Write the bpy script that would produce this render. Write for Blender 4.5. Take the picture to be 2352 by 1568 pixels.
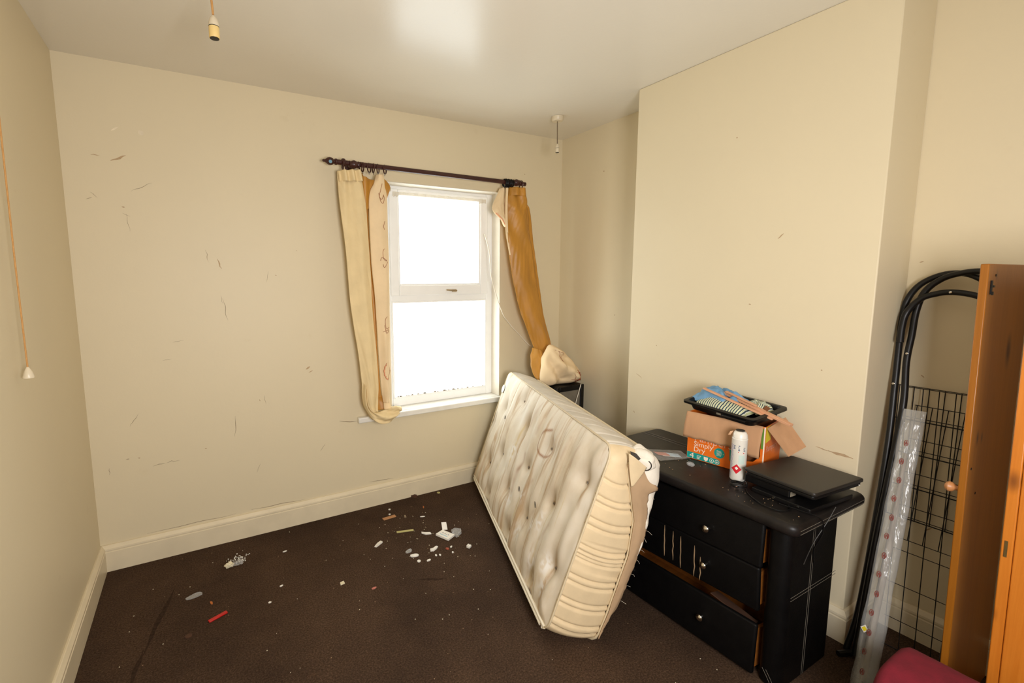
import bpy, bmesh, math, random
from mathutils import Vector, Matrix, noise as mnoise
random.seed(7)
S = bpy.context.scene
COL = S.collection
for o in list(bpy.data.objects):
    bpy.data.objects.remove(o)

# ------------------------------------------------------------------ camera
F_PX, YAW, PITCH, ROLL, CAM_Z = 1071.06, 0.4964, -0.1197, -0.0073, 1.4403
fwd = Vector((math.sin(YAW)*math.cos(PITCH), math.cos(YAW)*math.cos(PITCH), math.sin(PITCH)))
rgt = Vector((math.cos(YAW), -math.sin(YAW), 0))
upv = rgt.cross(fwd)
r2 = rgt*math.cos(ROLL) + upv*math.sin(ROLL)
u2 = -rgt*math.sin(ROLL) + upv*math.cos(ROLL)
cam = bpy.data.cameras.new('camera')
cam.sensor_width = 36.0
cam.lens = F_PX/2352*36.0
cam.shift_x = 143.1/2352
cam.shift_y = -14.33/2352
cam.clip_start = 0.02
camo = bpy.data.objects.new('camera', cam)
M = Matrix((r2, u2, -fwd)).transposed().to_4x4()
M.translation = Vector((0, 0, CAM_Z))
camo.matrix_world = M
COL.objects.link(camo)
S.camera = camo

# ------------------------------------------------------------------ world, lights, exposure
W = bpy.data.worlds.new('overcast_sky')
S.world = W
W.use_nodes = True
bg = W.node_tree.nodes['Background']
bg.inputs['Color'].default_value = (0.93, 0.97, 1.0, 1)
bg.inputs['Strength'].default_value = 7.5
S.view_settings.view_transform = 'Standard'
S.view_settings.look = 'None'
S.view_settings.gamma = 1.0
S.view_settings.exposure = -0.29
S.view_settings.use_curve_mapping = False

XL, YB, XR, XC, YC1, YC2, H = -.497, 2.749, 2.447, 2.176, 1.847, .759, 2.45
YF = -1.35

def area_light(name, loc, target, size, power, col=(1, 1, 1), portal=False, size_y=None):
    l = bpy.data.lights.new(name, 'AREA')
    l.size = size
    if size_y:
        l.shape = 'RECTANGLE'; l.size_y = size_y
    l.energy = power
    l.color = col
    if portal:
        l.cycles.is_portal = True
    o = bpy.data.objects.new(name, l)
    o.location = loc
    d = Vector(target) - Vector(loc)
    o.rotation_euler = d.to_track_quat('-Z', 'Y').to_euler()
    COL.objects.link(o)
    return o
area_light('photographer_flash', (.4, -.5, 1.36), (1.1, 2.0, 1.25), .6, 60, (1, .985, .985))
area_light('window_portal', (1.478, YB+.26, 1.31), (1.478, 0, 1.31), .84, 1, portal=True, size_y=1.46)

# ------------------------------------------------------------------ materials
def lin(c):
    return tuple(((v/255)/12.92 if v/255 <= .04045 else ((v/255+.055)/1.055)**2.4) for v in c)
MATS = {}
class NT:
    def __init__(s, m):
        s.m = m; s.t = m.node_tree; s.n = s.t.nodes; s.b = s.n['Principled BSDF']; s._co = {}
    def add(s, typ, **kw):
        nd = s.n.new(typ)
        for k, v in kw.items():
            setattr(nd, k, v)
        return nd
    def link(s, a, b): s.t.links.new(a, b)
    def co(s, kind='Object', scale=(1, 1, 1)):
        tc = s.add('ShaderNodeTexCoord'); mp = s.add('ShaderNodeMapping')
        mp.inputs['Scale'].default_value = scale
        s.link(tc.outputs[kind], mp.inputs['Vector'])
        return mp.outputs['Vector']
    def noise(s, vec, scale, detail=4, rough=.55, dist=0.0):
        nd = s.add('ShaderNodeTexNoise')
        nd.inputs['Scale'].default_value = scale
        nd.inputs['Detail'].default_value = detail
        nd.inputs['Roughness'].default_value = rough
        nd.inputs['Distortion'].default_value = dist
        s.link(vec, nd.inputs['Vector'])
        return nd.outputs['Fac']
    def ramp(s, fac, pts):
        r = s.add('ShaderNodeValToRGB')
        el = r.color_ramp.elements
        while len(el) < len(pts): el.new(.5)
        for e, (p, c) in zip(el, pts):
            e.position = p; e.color = (*c, 1) if len(c) == 3 else c
        s.link(fac, r.inputs['Fac'])
        return r.outputs['Color']
    def mix(s, fac, a, b, mode='MIX'):
        m = s.add('ShaderNodeMix', data_type='RGBA', blend_type=mode)
        for i, v in ((6, a), (7, b)):
            if isinstance(v, tuple): m.inputs[i].default_value = (*v, 1)
            else: s.link(v, m.inputs[i])
        if isinstance(fac, float): m.inputs[0].default_value = fac
        else: s.link(fac, m.inputs[0])
        return m.outputs[2]
    def bump(s, h, strength, dist=.002):
        b = s.add('ShaderNodeBump')
        b.inputs['Strength'].default_value = strength
        b.inputs['Distance'].default_value = dist
        s.link(h, b.inputs['Height'])
        s.link(b.outputs['Normal'], s.b.inputs['Normal'])
def newmat(name, col, rough=.6, metal=0.0, spec=.5):
    m = bpy.data.materials.new(name); m.use_nodes = True
    b = m.node_tree.nodes['Principled BSDF']
    b.inputs['Base Color'].default_value = (*col, 1)
    b.inputs['Roughness'].default_value = rough
    b.inputs['Metallic'].default_value = metal
    b.inputs['Specular IOR Level'].default_value = spec
    return m
def simple(name, rgb, rough=.6, metal=0.0, var=.12, scale=18, bump=.15, spec=.5, stretch=(1, 1, 1)):
    if name in MATS: return MATS[name]
    c = lin(rgb)
    m = newmat(name, c, rough, metal, spec)
    t = NT(m)
    n = t.noise(t.co('Object', stretch), scale)
    lo = tuple(v*(1-var) for v in c); hi = tuple(min(1, v*(1+var)) for v in c)
    t.link(t.ramp(n, [(.3, lo), (.7, hi)]), t.b.inputs['Base Color'])
    if bump: t.bump(t.noise(t.co('Object', stretch), scale*6), bump)
    MATS[name] = m
    return m
def wall_mat(name, rgb, rough, spec=.45):
    c = lin(rgb); m = newmat(name, c, rough, 0, spec); t = NT(m)
    big = t.noise(t.co(), 1.3, 3); fine = t.noise(t.co(), 9, 6, .65)
    col = t.ramp(big, [(.3, tuple(v*.965 for v in c)), (.7, tuple(min(1, v*1.02) for v in c))])
    spots = t.ramp(fine, [(.0, tuple(v*.8 for v in c)), (.27, (c[0]*.93, c[1]*.91, c[2]*.88)), (.34, c)])
    mixed = t.mix(.35, col, spots)
    t.link(mixed, t.b.inputs['Base Color'])
    t.bump(t.noise(t.co(), 60, 5, .6), .12, .003)
    return m
m_wall = wall_mat('cream_wall_paint', (223, 209, 177), .5)
m_ceil = wall_mat('ceiling_gloss_paint', (232, 225, 210), .24, .3)
m_skirt = simple('cream_gloss_skirting', (226, 212, 182), .35, var=.05, scale=7, bump=.08)
def carpet_mat():
    m = newmat('brown_carpet', lin((66, 48, 36)), .97, 0, .1); t = NT(m)
    a = t.noise(t.co(), 2.2, 5, .6); b = t.noise(t.co(), 150, 6, .75); c = t.noise(t.co(), 26, 6, .7)
    base = t.ramp(a, [(.3, lin((60, 46, 36))), (.6, lin((79, 61, 47))), (.8, lin((88, 69, 54)))])
    pile = t.ramp(b, [(.34, (.2, .19, .18)), (.5, (.9, .88, .86)), (.68, (2.0, 1.95, 1.9))])
    col = t.mix(.75, base, t.mix(1.0, base, pile, 'MULTIPLY'))
    dust = t.ramp(c, [(.6, (0, 0, 0)), (.78, (1, 1, 1))])
    col = t.mix(t.ramp(c, [(.62, (0, 0, 0)), (.85, (.35, .35, .35))]), col, lin((110, 78, 52)))
    t.link(col, t.b.inputs['Base Color'])
    t.bump(t.mix(.5, b, c), .9, .006)
    return m
m_carpet = carpet_mat()
m_white = simple('white_upvc', (250, 250, 248), .3, var=.03, scale=8, bump=.02)
m_sill = simple('white_gloss_sill', (236, 233, 224), .3, var=.05, scale=14, bump=.05)
m_reveal = simple('white_reveal_paint', (238, 230, 214), .5, var=.03)
def glass_mat():
    m = bpy.data.materials.new('window_glass'); m.use_nodes = True
    t = m.node_tree; t.nodes.clear()
    out = t.nodes.new('ShaderNodeOutputMaterial'); mx = t.nodes.new('ShaderNodeMixShader')
    tr = t.nodes.new('ShaderNodeBsdfTransparent'); gl = t.nodes.new('ShaderNodeBsdfGlossy')
    gl.inputs['Roughness'].default_value = .02
    tr.inputs['Color'].default_value = (.95, .97, .96, 1)
    mx.inputs[0].default_value = .06
    t.links.new(tr.outputs[0], mx.inputs[1]); t.links.new(gl.outputs[0], mx.inputs[2])
    t.links.new(mx.outputs[0], out.inputs[0])
    return m
m_glass = glass_mat()
def film_mat(name, tint, alpha, rough=.12):
    m = bpy.data.materials.new(name); m.use_nodes = True
    t = m.node_tree; t.nodes.clear()
    out = t.nodes.new('ShaderNodeOutputMaterial'); mx = t.nodes.new('ShaderNodeMixShader')
    tr = t.nodes.new('ShaderNodeBsdfTransparent')
    pr = t.nodes.new('ShaderNodeBsdfPrincipled')
    pr.inputs['Base Color'].default_value = (*tint, 1); pr.inputs['Roughness'].default_value = rough
    pr.inputs['Specular IOR Level'].default_value = .9
    mx.inputs[0].default_value = alpha
    nn = t.nodes.new('ShaderNodeTexNoise'); nn.inputs['Scale'].default_value = 34; nn.inputs['Detail'].default_value = 3; mpp = t.nodes.new('ShaderNodeMapping'); mpp.inputs['Scale'].default_value = (1, 1, .16)
    tc = t.nodes.new('ShaderNodeTexCoord'); t.links.new(tc.outputs['Object'], mpp.inputs['Vector']); t.links.new(mpp.outputs[0], nn.inputs['Vector'])
    bu = t.nodes.new('ShaderNodeBump'); bu.inputs['Strength'].default_value = .8; bu.inputs['Distance'].default_value = .012
    t.links.new(nn.outputs['Fac'], bu.inputs['Height']); t.links.new(bu.outputs[0], pr.inputs['Normal'])
    t.links.new(tr.outputs[0], mx.inputs[1]); t.links.new(pr.outputs[0], mx.inputs[2])
    t.links.new(mx.outputs[0], out.inputs[0])
    return m
m_film = film_mat('clear_plastic_film', (.55, .55, .53), .34, .2)
m_clear = film_mat('clear_plastic_scrap', (.7, .7, .69), .3)
m_black = simple('black_leatherette', (9, 8, 8), .5, var=.3, scale=25, bump=.3, spec=.16)
def chest_top_mat():
    m = newmat('worn_black_leatherette', lin((32, 28, 26)), .42, 0, .3); t = NT(m)
    a = t.noise(t.co(), 11, 6, .7); b = t.noise(t.co('Object', (1, .35, 1)), 40, 4, .7)
    col = t.ramp(a, [(.35, lin((18, 15, 14))), (.62, lin((30, 26, 24))), (.8, lin((46, 33, 29)))])
    col = t.mix(t.ramp(b, [(.66, (0, 0, 0)), (.8, (.6, .6, .6))]), col, lin((92, 82, 76)))
    t.link(col, t.b.inputs['Base Color']); t.bump(a, .3, .003)
    return m
m_chesttop = chest_top_mat()
m_blackpl = simple('black_plastic', (13, 12, 12), .4, var=.15, scale=20, bump=.1, spec=.3)
m_lap = simple('matt_dark_lid', (36, 33, 29), .42, var=.08, scale=6, bump=.08)
m_blackmetal = simple('black_tubular_metal', (22, 21, 21), .4, .3, var=.2, scale=30, bump=.05)
m_wire = simple('black_wire', (26, 24, 24), .5, .3, var=.1, bump=0)
m_chrome = simple('chrome', (215, 210, 200), .15, 1.0, var=.05, bump=0)
m_stitch = simple('pale_stitching', (104, 97, 86), .8, var=.1, bump=0)
m_inner = simple('orange_drawer_wood', (142, 82, 22), .6, var=.2, scale=10, stretch=(1, 6, 6))
m_tear = simple('torn_backing_fibre', (150, 122, 90), .9, var=.2)
m_card = simple('plain_cardboard', (192, 147, 108), .85, var=.06, scale=30, bump=.1, stretch=(1, 1, .3))
m_orange = simple('orange_printed_card', (231, 112, 26), .45, var=.05)
m_teal = simple('teal_print', (20, 150, 140), .5, var=.04, bump=0)
m_print = simple('pale_print', (244, 226, 205), .5, var=.03, bump=0)
m_pinkprint = simple('pale_pink_print', (236, 178, 150), .5, var=.03, bump=0)
m_yellow = simple('yellow_print', (236, 214, 30), .5, var=.04, bump=0)
m_green = simple('green_print', (96, 140, 50), .5, var=.05, bump=0)
m_bluep = simple('blue_print', (20, 120, 160), .5, var=.05, bump=0)
m_boxin = simple('brown_box_inside', (128, 78, 42), .7, var=.15)
m_can = simple('white_can_paint', (232, 226, 214), .3, var=.02, bump=0)
m_lilac = simple('lilac_print', (168, 158, 186), .5, var=.1, bump=0)
m_navy = simple('navy_print', (70, 90, 120), .5, var=.1, bump=0)
m_mint = simple('mint_print', (198, 214, 204), .5, var=.03, bump=0)
m_red = simple('red_print', (205, 28, 40), .5, var=.05, bump=0)
m_blue = simple('blue_cotton', (112, 155, 190), .9, var=.12, scale=14, bump=.4)
m_stick = simple('pinkish_softwood', (214, 160, 122), .7, var=.1, scale=12, stretch=(1, 1, 8))
m_rod = simple('dark_mahogany_wood', (62, 30, 26), .3, var=.2, scale=25)
m_tagblue = simple('pale_blue_sticker', (110, 150, 170), .4, bump=0)
m_gold = simple('gold_satin', (190, 134, 50), .45, var=.14, scale=9, bump=.25, stretch=(1, 1, .4))
m_lining = simple('cream_lining', (231, 208, 160), .8, var=.06, scale=10, bump=.25)
m_embro = simple('cream_embroidered_cloth', (238, 212, 170), .75, var=.05, scale=10, bump=.25)
m_thread = simple('russet_thread', (150, 82, 52), .8, bump=0)
m_peach = simple('peach_applique', (226, 160, 122), .8, var=.05)
m_russet = simple('russet_applique', (172, 86, 52), .8, var=.06)
m_ivory = simple('aged_ivory_plastic', (236, 205, 135), .35, var=.05, bump=0)
m_ivory2 = simple('pale_ivory_plastic', (222, 208, 180), .35, var=.05, bump=0)
m_tancord = simple('tan_cord', (198, 148, 88), .8, var=.1, scale=90)
m_whitecord = simple('white_cable', (240, 232, 214), .5, bump=0)
m_grey = simple('grey_panel', (120, 112, 98), .4, var=.08)
m_crimson = simple('crimson_upholstery', (108, 13, 31), .95, var=.14, scale=30, bump=.5)
m_border = simple('cream_quilted_ticking', (218, 195, 156), .6, var=.06, scale=16, bump=.2)
m_tan = simple('tan_backing_cloth', (176, 146, 112), .85, var=.08, scale=12)
m_wad = simple('white_wadding', (226, 218, 202), .95, var=.05, scale=16, bump=.6)
m_piping = simple('white_piping', (232, 222, 200), .6, var=.05)
m_piping2 = simple('cream_piping', (214, 196, 162), .6, var=.06)
m_paper = simple('white_paper', (238, 234, 224), .7, var=.03)
m_creampaper = simple('cream_paper', (226, 216, 186), .7, var=.03)
m_browncard = simple('brown_card', (186, 136, 92), .8)
m_redpl = simple('red_plastic', (190, 28, 24), .35)
m_olive = simple('pale_green_strip', (190, 182, 120), .7)
m_dark = simple('dark_brown_scrap', (74, 46, 28), .8)
m_orangebit = simple('orange_scrap', (190, 110, 50), .7)
m_scuff = simple('bare_plaster_scuff', (184, 157, 122), .9, bump=0)
m_scuffdk = simple('grey_scuff', (146, 128, 102), .9, bump=0)
m_filler = simple('pale_filler', (236, 222, 194), .7, bump=0)
def pine_mat(name, a, b, knots):
    m = newmat(name, lin(a), .38, 0, .45); t = NT(m)
    g = t.noise(t.co('Object', (9, 9, .35)), 6, 6, .6, .8)
    f = t.noise(t.co('Object', (40, 40, .8)), 9, 3, .6)
    col = t.ramp(g, [(.25, lin(a)), (.6, lin(b)), (.8, lin(a))])
    col = t.mix(.25, col, t.ramp(f, [(.3, lin(a)), (.7, lin(b))]))
    for (x, y, z, r) in knots:
        tc = t.add('ShaderNodeTexCoord'); mp = t.add('ShaderNodeMapping')
        mp.inputs['Location'].default_value = (-x, -y, -z*.45)
        mp.inputs['Scale'].default_value = (1, 1, .45)
        t.link(tc.outputs['Object'], mp.inputs['Vector'])
        ln = t.add('ShaderNodeVectorMath', operation='LENGTH')
        t.link(mp.outputs[0], ln.inputs[0])
        k = t.ramp(ln.outputs['Value'], [(r*.25, (1, 1, 1)), (r, (0, 0, 0))])
        col = t.mix(k, col, lin((72, 30, 12)))
    t.link(col, t.b.inputs['Base Color']); t.bump(g, .08, .002)
    return m
def mattress_mat():
    m = newmat('stained_white_ticking', lin((225, 214, 194)), .75, 0, .3); t = NT(m)
    uv = t.add('ShaderNodeTexCoord').outputs['UV']
    def mp(sc):
        k = t.add('ShaderNodeMapping'); k.inputs['Scale'].default_value = sc
        t.link(uv, k.inputs['Vector']); return k.outputs[0]
    stripes = t.noise(mp((15, 1.3, 1)), 1.0, 4, .55, .5)
    blot = t.noise(mp((1, .6, 1)), 4.5, 5, .6)
    fine = t.noise(mp((1, 1, 1)), 40, 4)
    base = t.ramp(blot, [(.3, lin((218, 200, 172))), (.5, lin((234, 223, 204))), (.72, lin((240, 233, 220)))])
    col = t.mix(t.ramp(stripes, [(.53, (0, 0, 0)), (.64, (.8, .8, .8)), (.7, (.3, .3, .3))]), base, lin((186, 150, 104)))
    s2 = t.noise(mp((24, 1.1, 3)), 1.3, 3, .5, .3)
    col = t.mix(t.ramp(s2, [(.62, (0, 0, 0)), (.7, (.55, .55, .55))]), col, lin((212, 188, 124)))
    vc = t.add('ShaderNodeVertexColor'); vc.layer_name = 'stain_tone'
    sp = t.add('ShaderNodeSeparateColor'); t.link(vc.outputs['Color'], sp.inputs[0])
    col = t.mix(sp.outputs[0], col, lin((158, 102, 56)))
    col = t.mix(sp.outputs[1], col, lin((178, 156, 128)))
    col = t.mix(sp.outputs[2], col, lin((244, 240, 234)))
    t.link(col, t.b.inputs['Base Color']); t.bump(fine, .15, .002)
    return m
m_mattress = mattress_mat()
def stripe_cloth():
    m = newmat('striped_cotton', lin((226, 226, 208)), .9, 0, .2); t = NT(m)
    uv = t.add('ShaderNodeTexCoord').outputs['UV']
    w = t.add('ShaderNodeTexWave'); w.inputs['Scale'].default_value = 6.5
    w.inputs['Distortion'].default_value = 1.4; w.inputs['Detail'].default_value = 2
    t.link(uv, w.inputs['Vector'])
    col = t.ramp(w.outputs['Fac'], [(.25, lin((58, 74, 78))), (.48, lin((222, 222, 206))), (.7, lin((232, 232, 216))), (.92, lin((202, 206, 150)))])
    t.link(col, t.b.inputs['Base Color'])
    return m
m_stripe = stripe_cloth()

# ------------------------------------------------------------------ mesh helpers
class MB:
    def __init__(s): s.v = []; s.f = []; s.m = []; s.uv = None
    def _f(s, idx, mi=0): s.f.append(idx); s.m.append(mi)
    def box(s, lo, hi, mi=0, mat=None):
        b = len(s.v)
        for x in (lo[0], hi[0]):
            for y in (lo[1], hi[1]):
                for z in (lo[2], hi[2]):
                    p = Vector((x, y, z)); s.v.append(mat @ p if mat else p)
        for q in ((0, 1, 3, 2), (4, 6, 7, 5), (0, 4, 5, 1), (2, 3, 7, 6), (0, 2, 6, 4), (1, 5, 7, 3)):
            s._f([b+i for i in q], mi)
        return s
    def tube(s, pts, r, n=8, mi=0, caps=True, closed=False, flat=1.0):
        pts = [Vector(p) for p in pts]; b = len(s.v); k = len(pts)
        ref = None
        for i, p in enumerate(pts):
            if closed: t = pts[(i+1) % k]-pts[i-1]
            else: t = pts[min(i+1, k-1)]-pts[max(i-1, 0)]
            t.normalize()
            if ref is None:
                ref = Vector((0, 0, 1)) if abs(t.z) < .9 else Vector((1, 0, 0))
            ref = (ref-t*ref.dot(t)).normalized()
            o = t.cross(ref)
            rr = r[i] if isinstance(r, (list, tuple)) else r
            for j in range(n):
                a = 2*math.pi*j/n
                s.v.append(p+ref*math.cos(a)*rr+o*math.sin(a)*rr*flat)
        for i in range(k if closed else k-1):
            for j in range(n):
                a = b+i*n+j; a2 = b+i*n+(j+1) % n
                c = b+((i+1) % k)*n+j; c2 = b+((i+1) % k)*n+(j+1) % n
                s._f([a, a2, c2, c], mi)
        if caps and not closed:
            s._f([b+j for j in range(n)][::-1], mi); s._f([b+(k-1)*n+j for j in range(n)], mi)
        return s
    def lathe(s, prof, n=20, axis=None, origin=(0, 0, 0), mi=0):
        A = axis or Matrix.Identity(3); O = Vector(origin); b = len(s.v)
        for r, z in prof:
            for j in range(n):
                a = 2*math.pi*j/n
                s.v.append(O+A @ Vector((r*math.cos(a), r*math.sin(a), z)))
        for i in range(len(prof)-1):
            for j in range(n):
                s._f([b+i*n+j, b+i*n+(j+1) % n, b+(i+1)*n+(j+1) % n, b+(i+1)*n+j], mi)
        s._f([b+j for j in range(n)][::-1], mi)
        s._f([b+(len(prof)-1)*n+j for j in range(n)], mi)
        return s
    def grid(s, fn, nu, nv, mi=0, closed_u=False, uv=False):
        b = len(s.v)
        for i in range(nu+(0 if closed_u else 1)):
            for j in range(nv+1):
                s.v.append(Vector(fn(i/nu, j/nv)))
        st = nv+1
        for i in range(nu):
            i2 = (i+1) % nu if closed_u else i+1
            for j in range(nv):
                s._f([b+i*st+j, b+i2*st+j, b+i2*st+j+1, b+i*st+j+1], mi)
        return s
    def prism(s, poly, vec, mi=0):
        """closed prism: polygon (list of 3D points) extruded by vec"""
        b = len(s.v); n = len(poly); vec = Vector(vec)
        s.v += [Vector(p) for p in poly]+[Vector(p)+vec for p in poly]
        s._f(list(range(b, b+n))[::-1], mi); s._f(list(range(b+n, b+2*n)), mi)
        for i in range(n):
            s._f([b+i, b+(i+1) % n, b+n+(i+1) % n, b+n+i], mi)
        return s
BASE = {}
def obj(name, mb, mats, parent=None, smooth=False, bevel=0, seg=2, solid=0, sub=0, label=None, kind=None, off=0.0):
    me = bpy.data.meshes.new(name)
    base = BASE.get(parent, Vector((0, 0, 0))) if parent else None
    if base is None:
        xs = mb.v
        lo = [min(v[i] for v in xs) for i in range(3)]; hi = [max(v[i] for v in xs) for i in range(3)]
        base = Vector(((lo[0]+hi[0])/2, (lo[1]+hi[1])/2, lo[2]))
    me.from_pydata([tuple(v-base) for v in mb.v], [], mb.f)
    if not isinstance(mats, (list, tuple)): mats = [mats]
    for m in mats: me.materials.append(m)
    me.polygons.foreach_set('material_index', mb.m)
    bm = bmesh.new(); bm.from_mesh(me)
    if not solid: bmesh.ops.recalc_face_normals(bm, faces=bm.faces)
    bm.to_mesh(me); bm.free()
    if smooth:
        me.polygons.foreach_set('use_smooth', [True]*len(me.polygons))
        if smooth != 'all': me.set_sharp_from_angle(angle=math.radians(40))
    me.update()
    o = bpy.data.objects.new(name, me); COL.objects.link(o)
    if parent:
        o.parent = parent; BASE[o] = base
    else:
        o.location = base; BASE[o] = base
    if bevel:
        md = o.modifiers.new('bevel', 'BEVEL'); md.width = bevel; md.segments = seg; md.limit_method = 'ANGLE'
        if not smooth:
            me.polygons.foreach_set('use_smooth', [True]*len(me.polygons)); me.set_sharp_from_angle(angle=math.radians(50))
    if sub:
        md = o.modifiers.new('sub', 'SUBSURF'); md.levels = sub; md.render_levels = sub
    if solid:
        md = o.modifiers.new('solid', 'SOLIDIFY'); md.thickness = solid; md.offset = off
    if label: o['label'] = label
    if kind: o['kind'] = kind
    return o
def thing(name, label, cat, loc, group=None):
    o = bpy.data.objects.new(name, None); COL.objects.link(o)
    o.location = loc; o.empty_display_size = .05
    BASE[o] = Vector(loc)
    o['label'] = label; o['category'] = cat
    if group: o['group'] = group
    return o
def tag(o, label, cat, group=None):
    o['label'] = label; o['category'] = cat
    if group: o['group'] = group
    return o
def struct(o):
    o['kind'] = 'structure'; return o
def sempty(name, loc):
    o = bpy.data.objects.new(name, None); COL.objects.link(o); o.location = loc; BASE[o] = Vector(loc)
    o['kind'] = 'structure'; return o
def lerp(a, b, t): return a+(b-a)*t
def catmull(pts, t):
    n = len(pts)-1; x = min(max(t, 0), .99999)*n; i = int(x); f = x-i
    p = [Vector(pts[min(max(i+k, 0), n)]) for k in (-1, 0, 1, 2)]
    return .5*((2*p[1])+(-p[0]+p[2])*f+(2*p[0]-5*p[1]+4*p[2]-p[3])*f*f+(-p[0]+3*p[1]-3*p[2]+p[3])*f*f*f)
def spline(pts, n): return [catmull(pts, i/n) for i in range(n+1)]
def nz(x, y, z=0): return mnoise.noise(Vector((x, y, z)))
def text_mb(txt, size, O, X, Y, N, mi=0, lift=.0006):
    """flat lettering laid on the plane O + X*s + Y*t"""
    cu = bpy.data.curves.new('txt', 'FONT'); cu.body = txt; cu.size = size; cu.resolution_u = 3
    to = bpy.data.objects.new('txt', cu); COL.objects.link(to)
    dg = bpy.context.evaluated_depsgraph_get()
    me = bpy.data.meshes.new_from_object(to.evaluated_get(dg))
    mb = MB()
    O, X, Y, N = map(Vector, (O, X, Y, N))
    mb.v = [O+X*v.co.x+Y*v.co.y+N*lift for v in me.vertices]
    mb.f = [list(p.vertices) for p in me.polygons]; mb.m = [mi]*len(mb.f)
    bpy.data.objects.remove(to); bpy.data.curves.remove(cu); bpy.data.meshes.remove(me)
    return mb
def merge(*mbs):
    r = MB()
    for m in mbs:
        b = len(r.v); r.v += m.v; r.f += [[b+i for i in f] for f in m.f]; r.m += m.m
    return r

# ------------------------------------------------------------------ room shell
T = .12
floor_o = struct(obj('floor', MB().box((XL-T, YF-T, -.1), (XR+T, YB+T, 0)), m_carpet))
struct(obj('ceiling', MB().box((XL-T, YF-T, H), (XR+T, YB+T, H+.1)), m_ceil))
wall_left = struct(obj('wall_left', MB().box((XL-T, YF-T, 0), (XL, YB+T, H)), m_wall))
wall_right = struct(obj('wall_right', MB().box((XR, YF-T, 0), (XR+T, YB+T, H)), m_wall))
struct(obj('wall_front', MB().box((XL, YF-T, 0), (XR, YF, H)), m_wall))
OX0, OX1, OZ0, OZ1, RD = 1.06, 1.897, .578, 2.034, .30
wb = MB()
def slab(x0, x1, z0, z1): wb.box((x0, YB, z0), (x1, YB+RD, z1))
slab(XL, OX0, 0, H); slab(OX1, XR, 0, H); slab(OX0, OX1, 0, OZ0); slab(OX0, OX1, OZ1, H)
wall_back = struct(obj('wall_back', wb, m_wall))
wall_chim = struct(obj('wall_chimney', MB().box((XC, YC2, 0), (XR, YC1, H)), m_wall, bevel=.004))

def skirting(name, p0, p1, inward, h, mitre0=0, mitre1=0):
    p0, p1, inn = Vector(p0), Vector(p1), Vector(inward)
    d = (p1-p0).normalized()
    prof = [(0, 0), (.02, 0), (.02, h-.034), (.0165, h-.031), (.0165, h-.027), (.02, h-.024), (.019, h-.016), (.013, h-.008), (.009, h-.002), (.006, h), (0, h)]
    mb = MB(); n = len(prof)
    for P, mt in ((p0, mitre0), (p1, mitre1)):
        for a, z in prof:
            mb.v.append(P+inn*a+d*(mt*a)+Vector((0, 0, z)))
    for i in range(n):
        mb._f([i, (i+1) % n, n+(i+1) % n, n+i])
    mb._f(list(range(n))[::-1]); mb._f(list(range(n, 2*n)))
    return struct(obj(name, mb, m_skirt))
e = .0005
skirting('baseboard_back', (XL+e, YB-e, 0), (XR-e, YB-e, 0), (0, -1, 0), .134, 1, -1)
skirting('baseboard_left', (XL+e, YF+e, 0), (XL+e, YB-e, 0), (1, 0, 0), .134, 1, -1)
skirting('baseboard_chimney_front', (XC-e, YC2, 0), (XC-e, YC1, 0), (-1, 0, 0), .13, -1, 1)
skirting('baseboard_chimney_near', (XC, YC2-e, 0), (XR-e, YC2-e, 0), (0, -1, 0), .13, -1, -1)
skirting('baseboard_chimney_far', (XC, YC1+e, 0), (XR-e, YC1+e, 0), (0, 1, 0), .13, -1, -1)
skirting('baseboard_right_near', (XR-e, YF+e, 0), (XR-e, YC2-e, 0), (-1, 0, 0), .13, 1, -1)
skirting('baseboard_right_far', (XR-e, YC1+e, 0), (XR-e, YB-e, 0), (-1, 0, 0), .13, 1, -1)

# ------------------------------------------------------------------ window
win = sempty('window_1', ((OX0+OX1)/2, YB+.12, OZ0))
wy0, wy1 = YB+.10, YB+.165
CX = 1.4785
def ring_frame(x0, x1, z0, z1, w, y0, y1, wb_=None, wt=None):
    mb = MB(); wb_ = wb_ or w; wt = wt or w
    mb.box((x0, y0, z0), (x0+w, y1, z1)); mb.box((x1-w, y0, z0), (x1, y1, z1))
    mb.box((x0+w, y0, z0), (x1-w, y1, z0+wb_)); mb.box((x0+w, y0, z1-wt), (x1-w, y1, z1))
    return mb
SZ0 = .597
fr = ring_frame(OX0+.001, OX1-.001, SZ0, OZ1-.001, .052, wy0, wy1, .055, .03)
fr.box((OX0+.053, wy0, 1.296), (OX1-.053, wy1, 1.338))
obj('frame', fr, m_white, win, bevel=.004)
sash = obj('sash', ring_frame(1.108, 1.849, 1.334, 2.012, .060, wy0-.014, wy0+.03, .068, .026), m_white, win, bevel=.006)
obj('glazing_bead', ring_frame(1.166, 1.791, 1.400, 1.988, .012, wy0-.008, wy0+.02), m_white, win, bevel=.003)
obj('glazing_bead', ring_frame(1.112, 1.845, .650, 1.298, .012, wy0-.006, wy0+.02), m_white, win, bevel=.003)
obj('pane', MB().box((1.165, wy0+.008, 1.399), (1.792, wy0+.012, 1.989)), m_glass, win)
obj('pane', MB().box((1.111, wy0+.012, .649), (1.846, wy0+.016, 1.299)), m_glass, win)
hd = MB().box((1.555, wy0-.022, 1.352), (1.585, wy0-.014, 1.372))
hd.tube([(1.575, wy0-.02, 1.362), (1.575, wy0-.04, 1.362), (1.56, wy0-.045, 1.363), (1.50, wy0-.045, 1.368)], [.008, .008, .008, .006], 8)
obj('handle', hd, simple('worn_metal', (170, 150, 120), .4, .6), win, smooth=True, label='tarnished metal window handle')
rv = MB()
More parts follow.
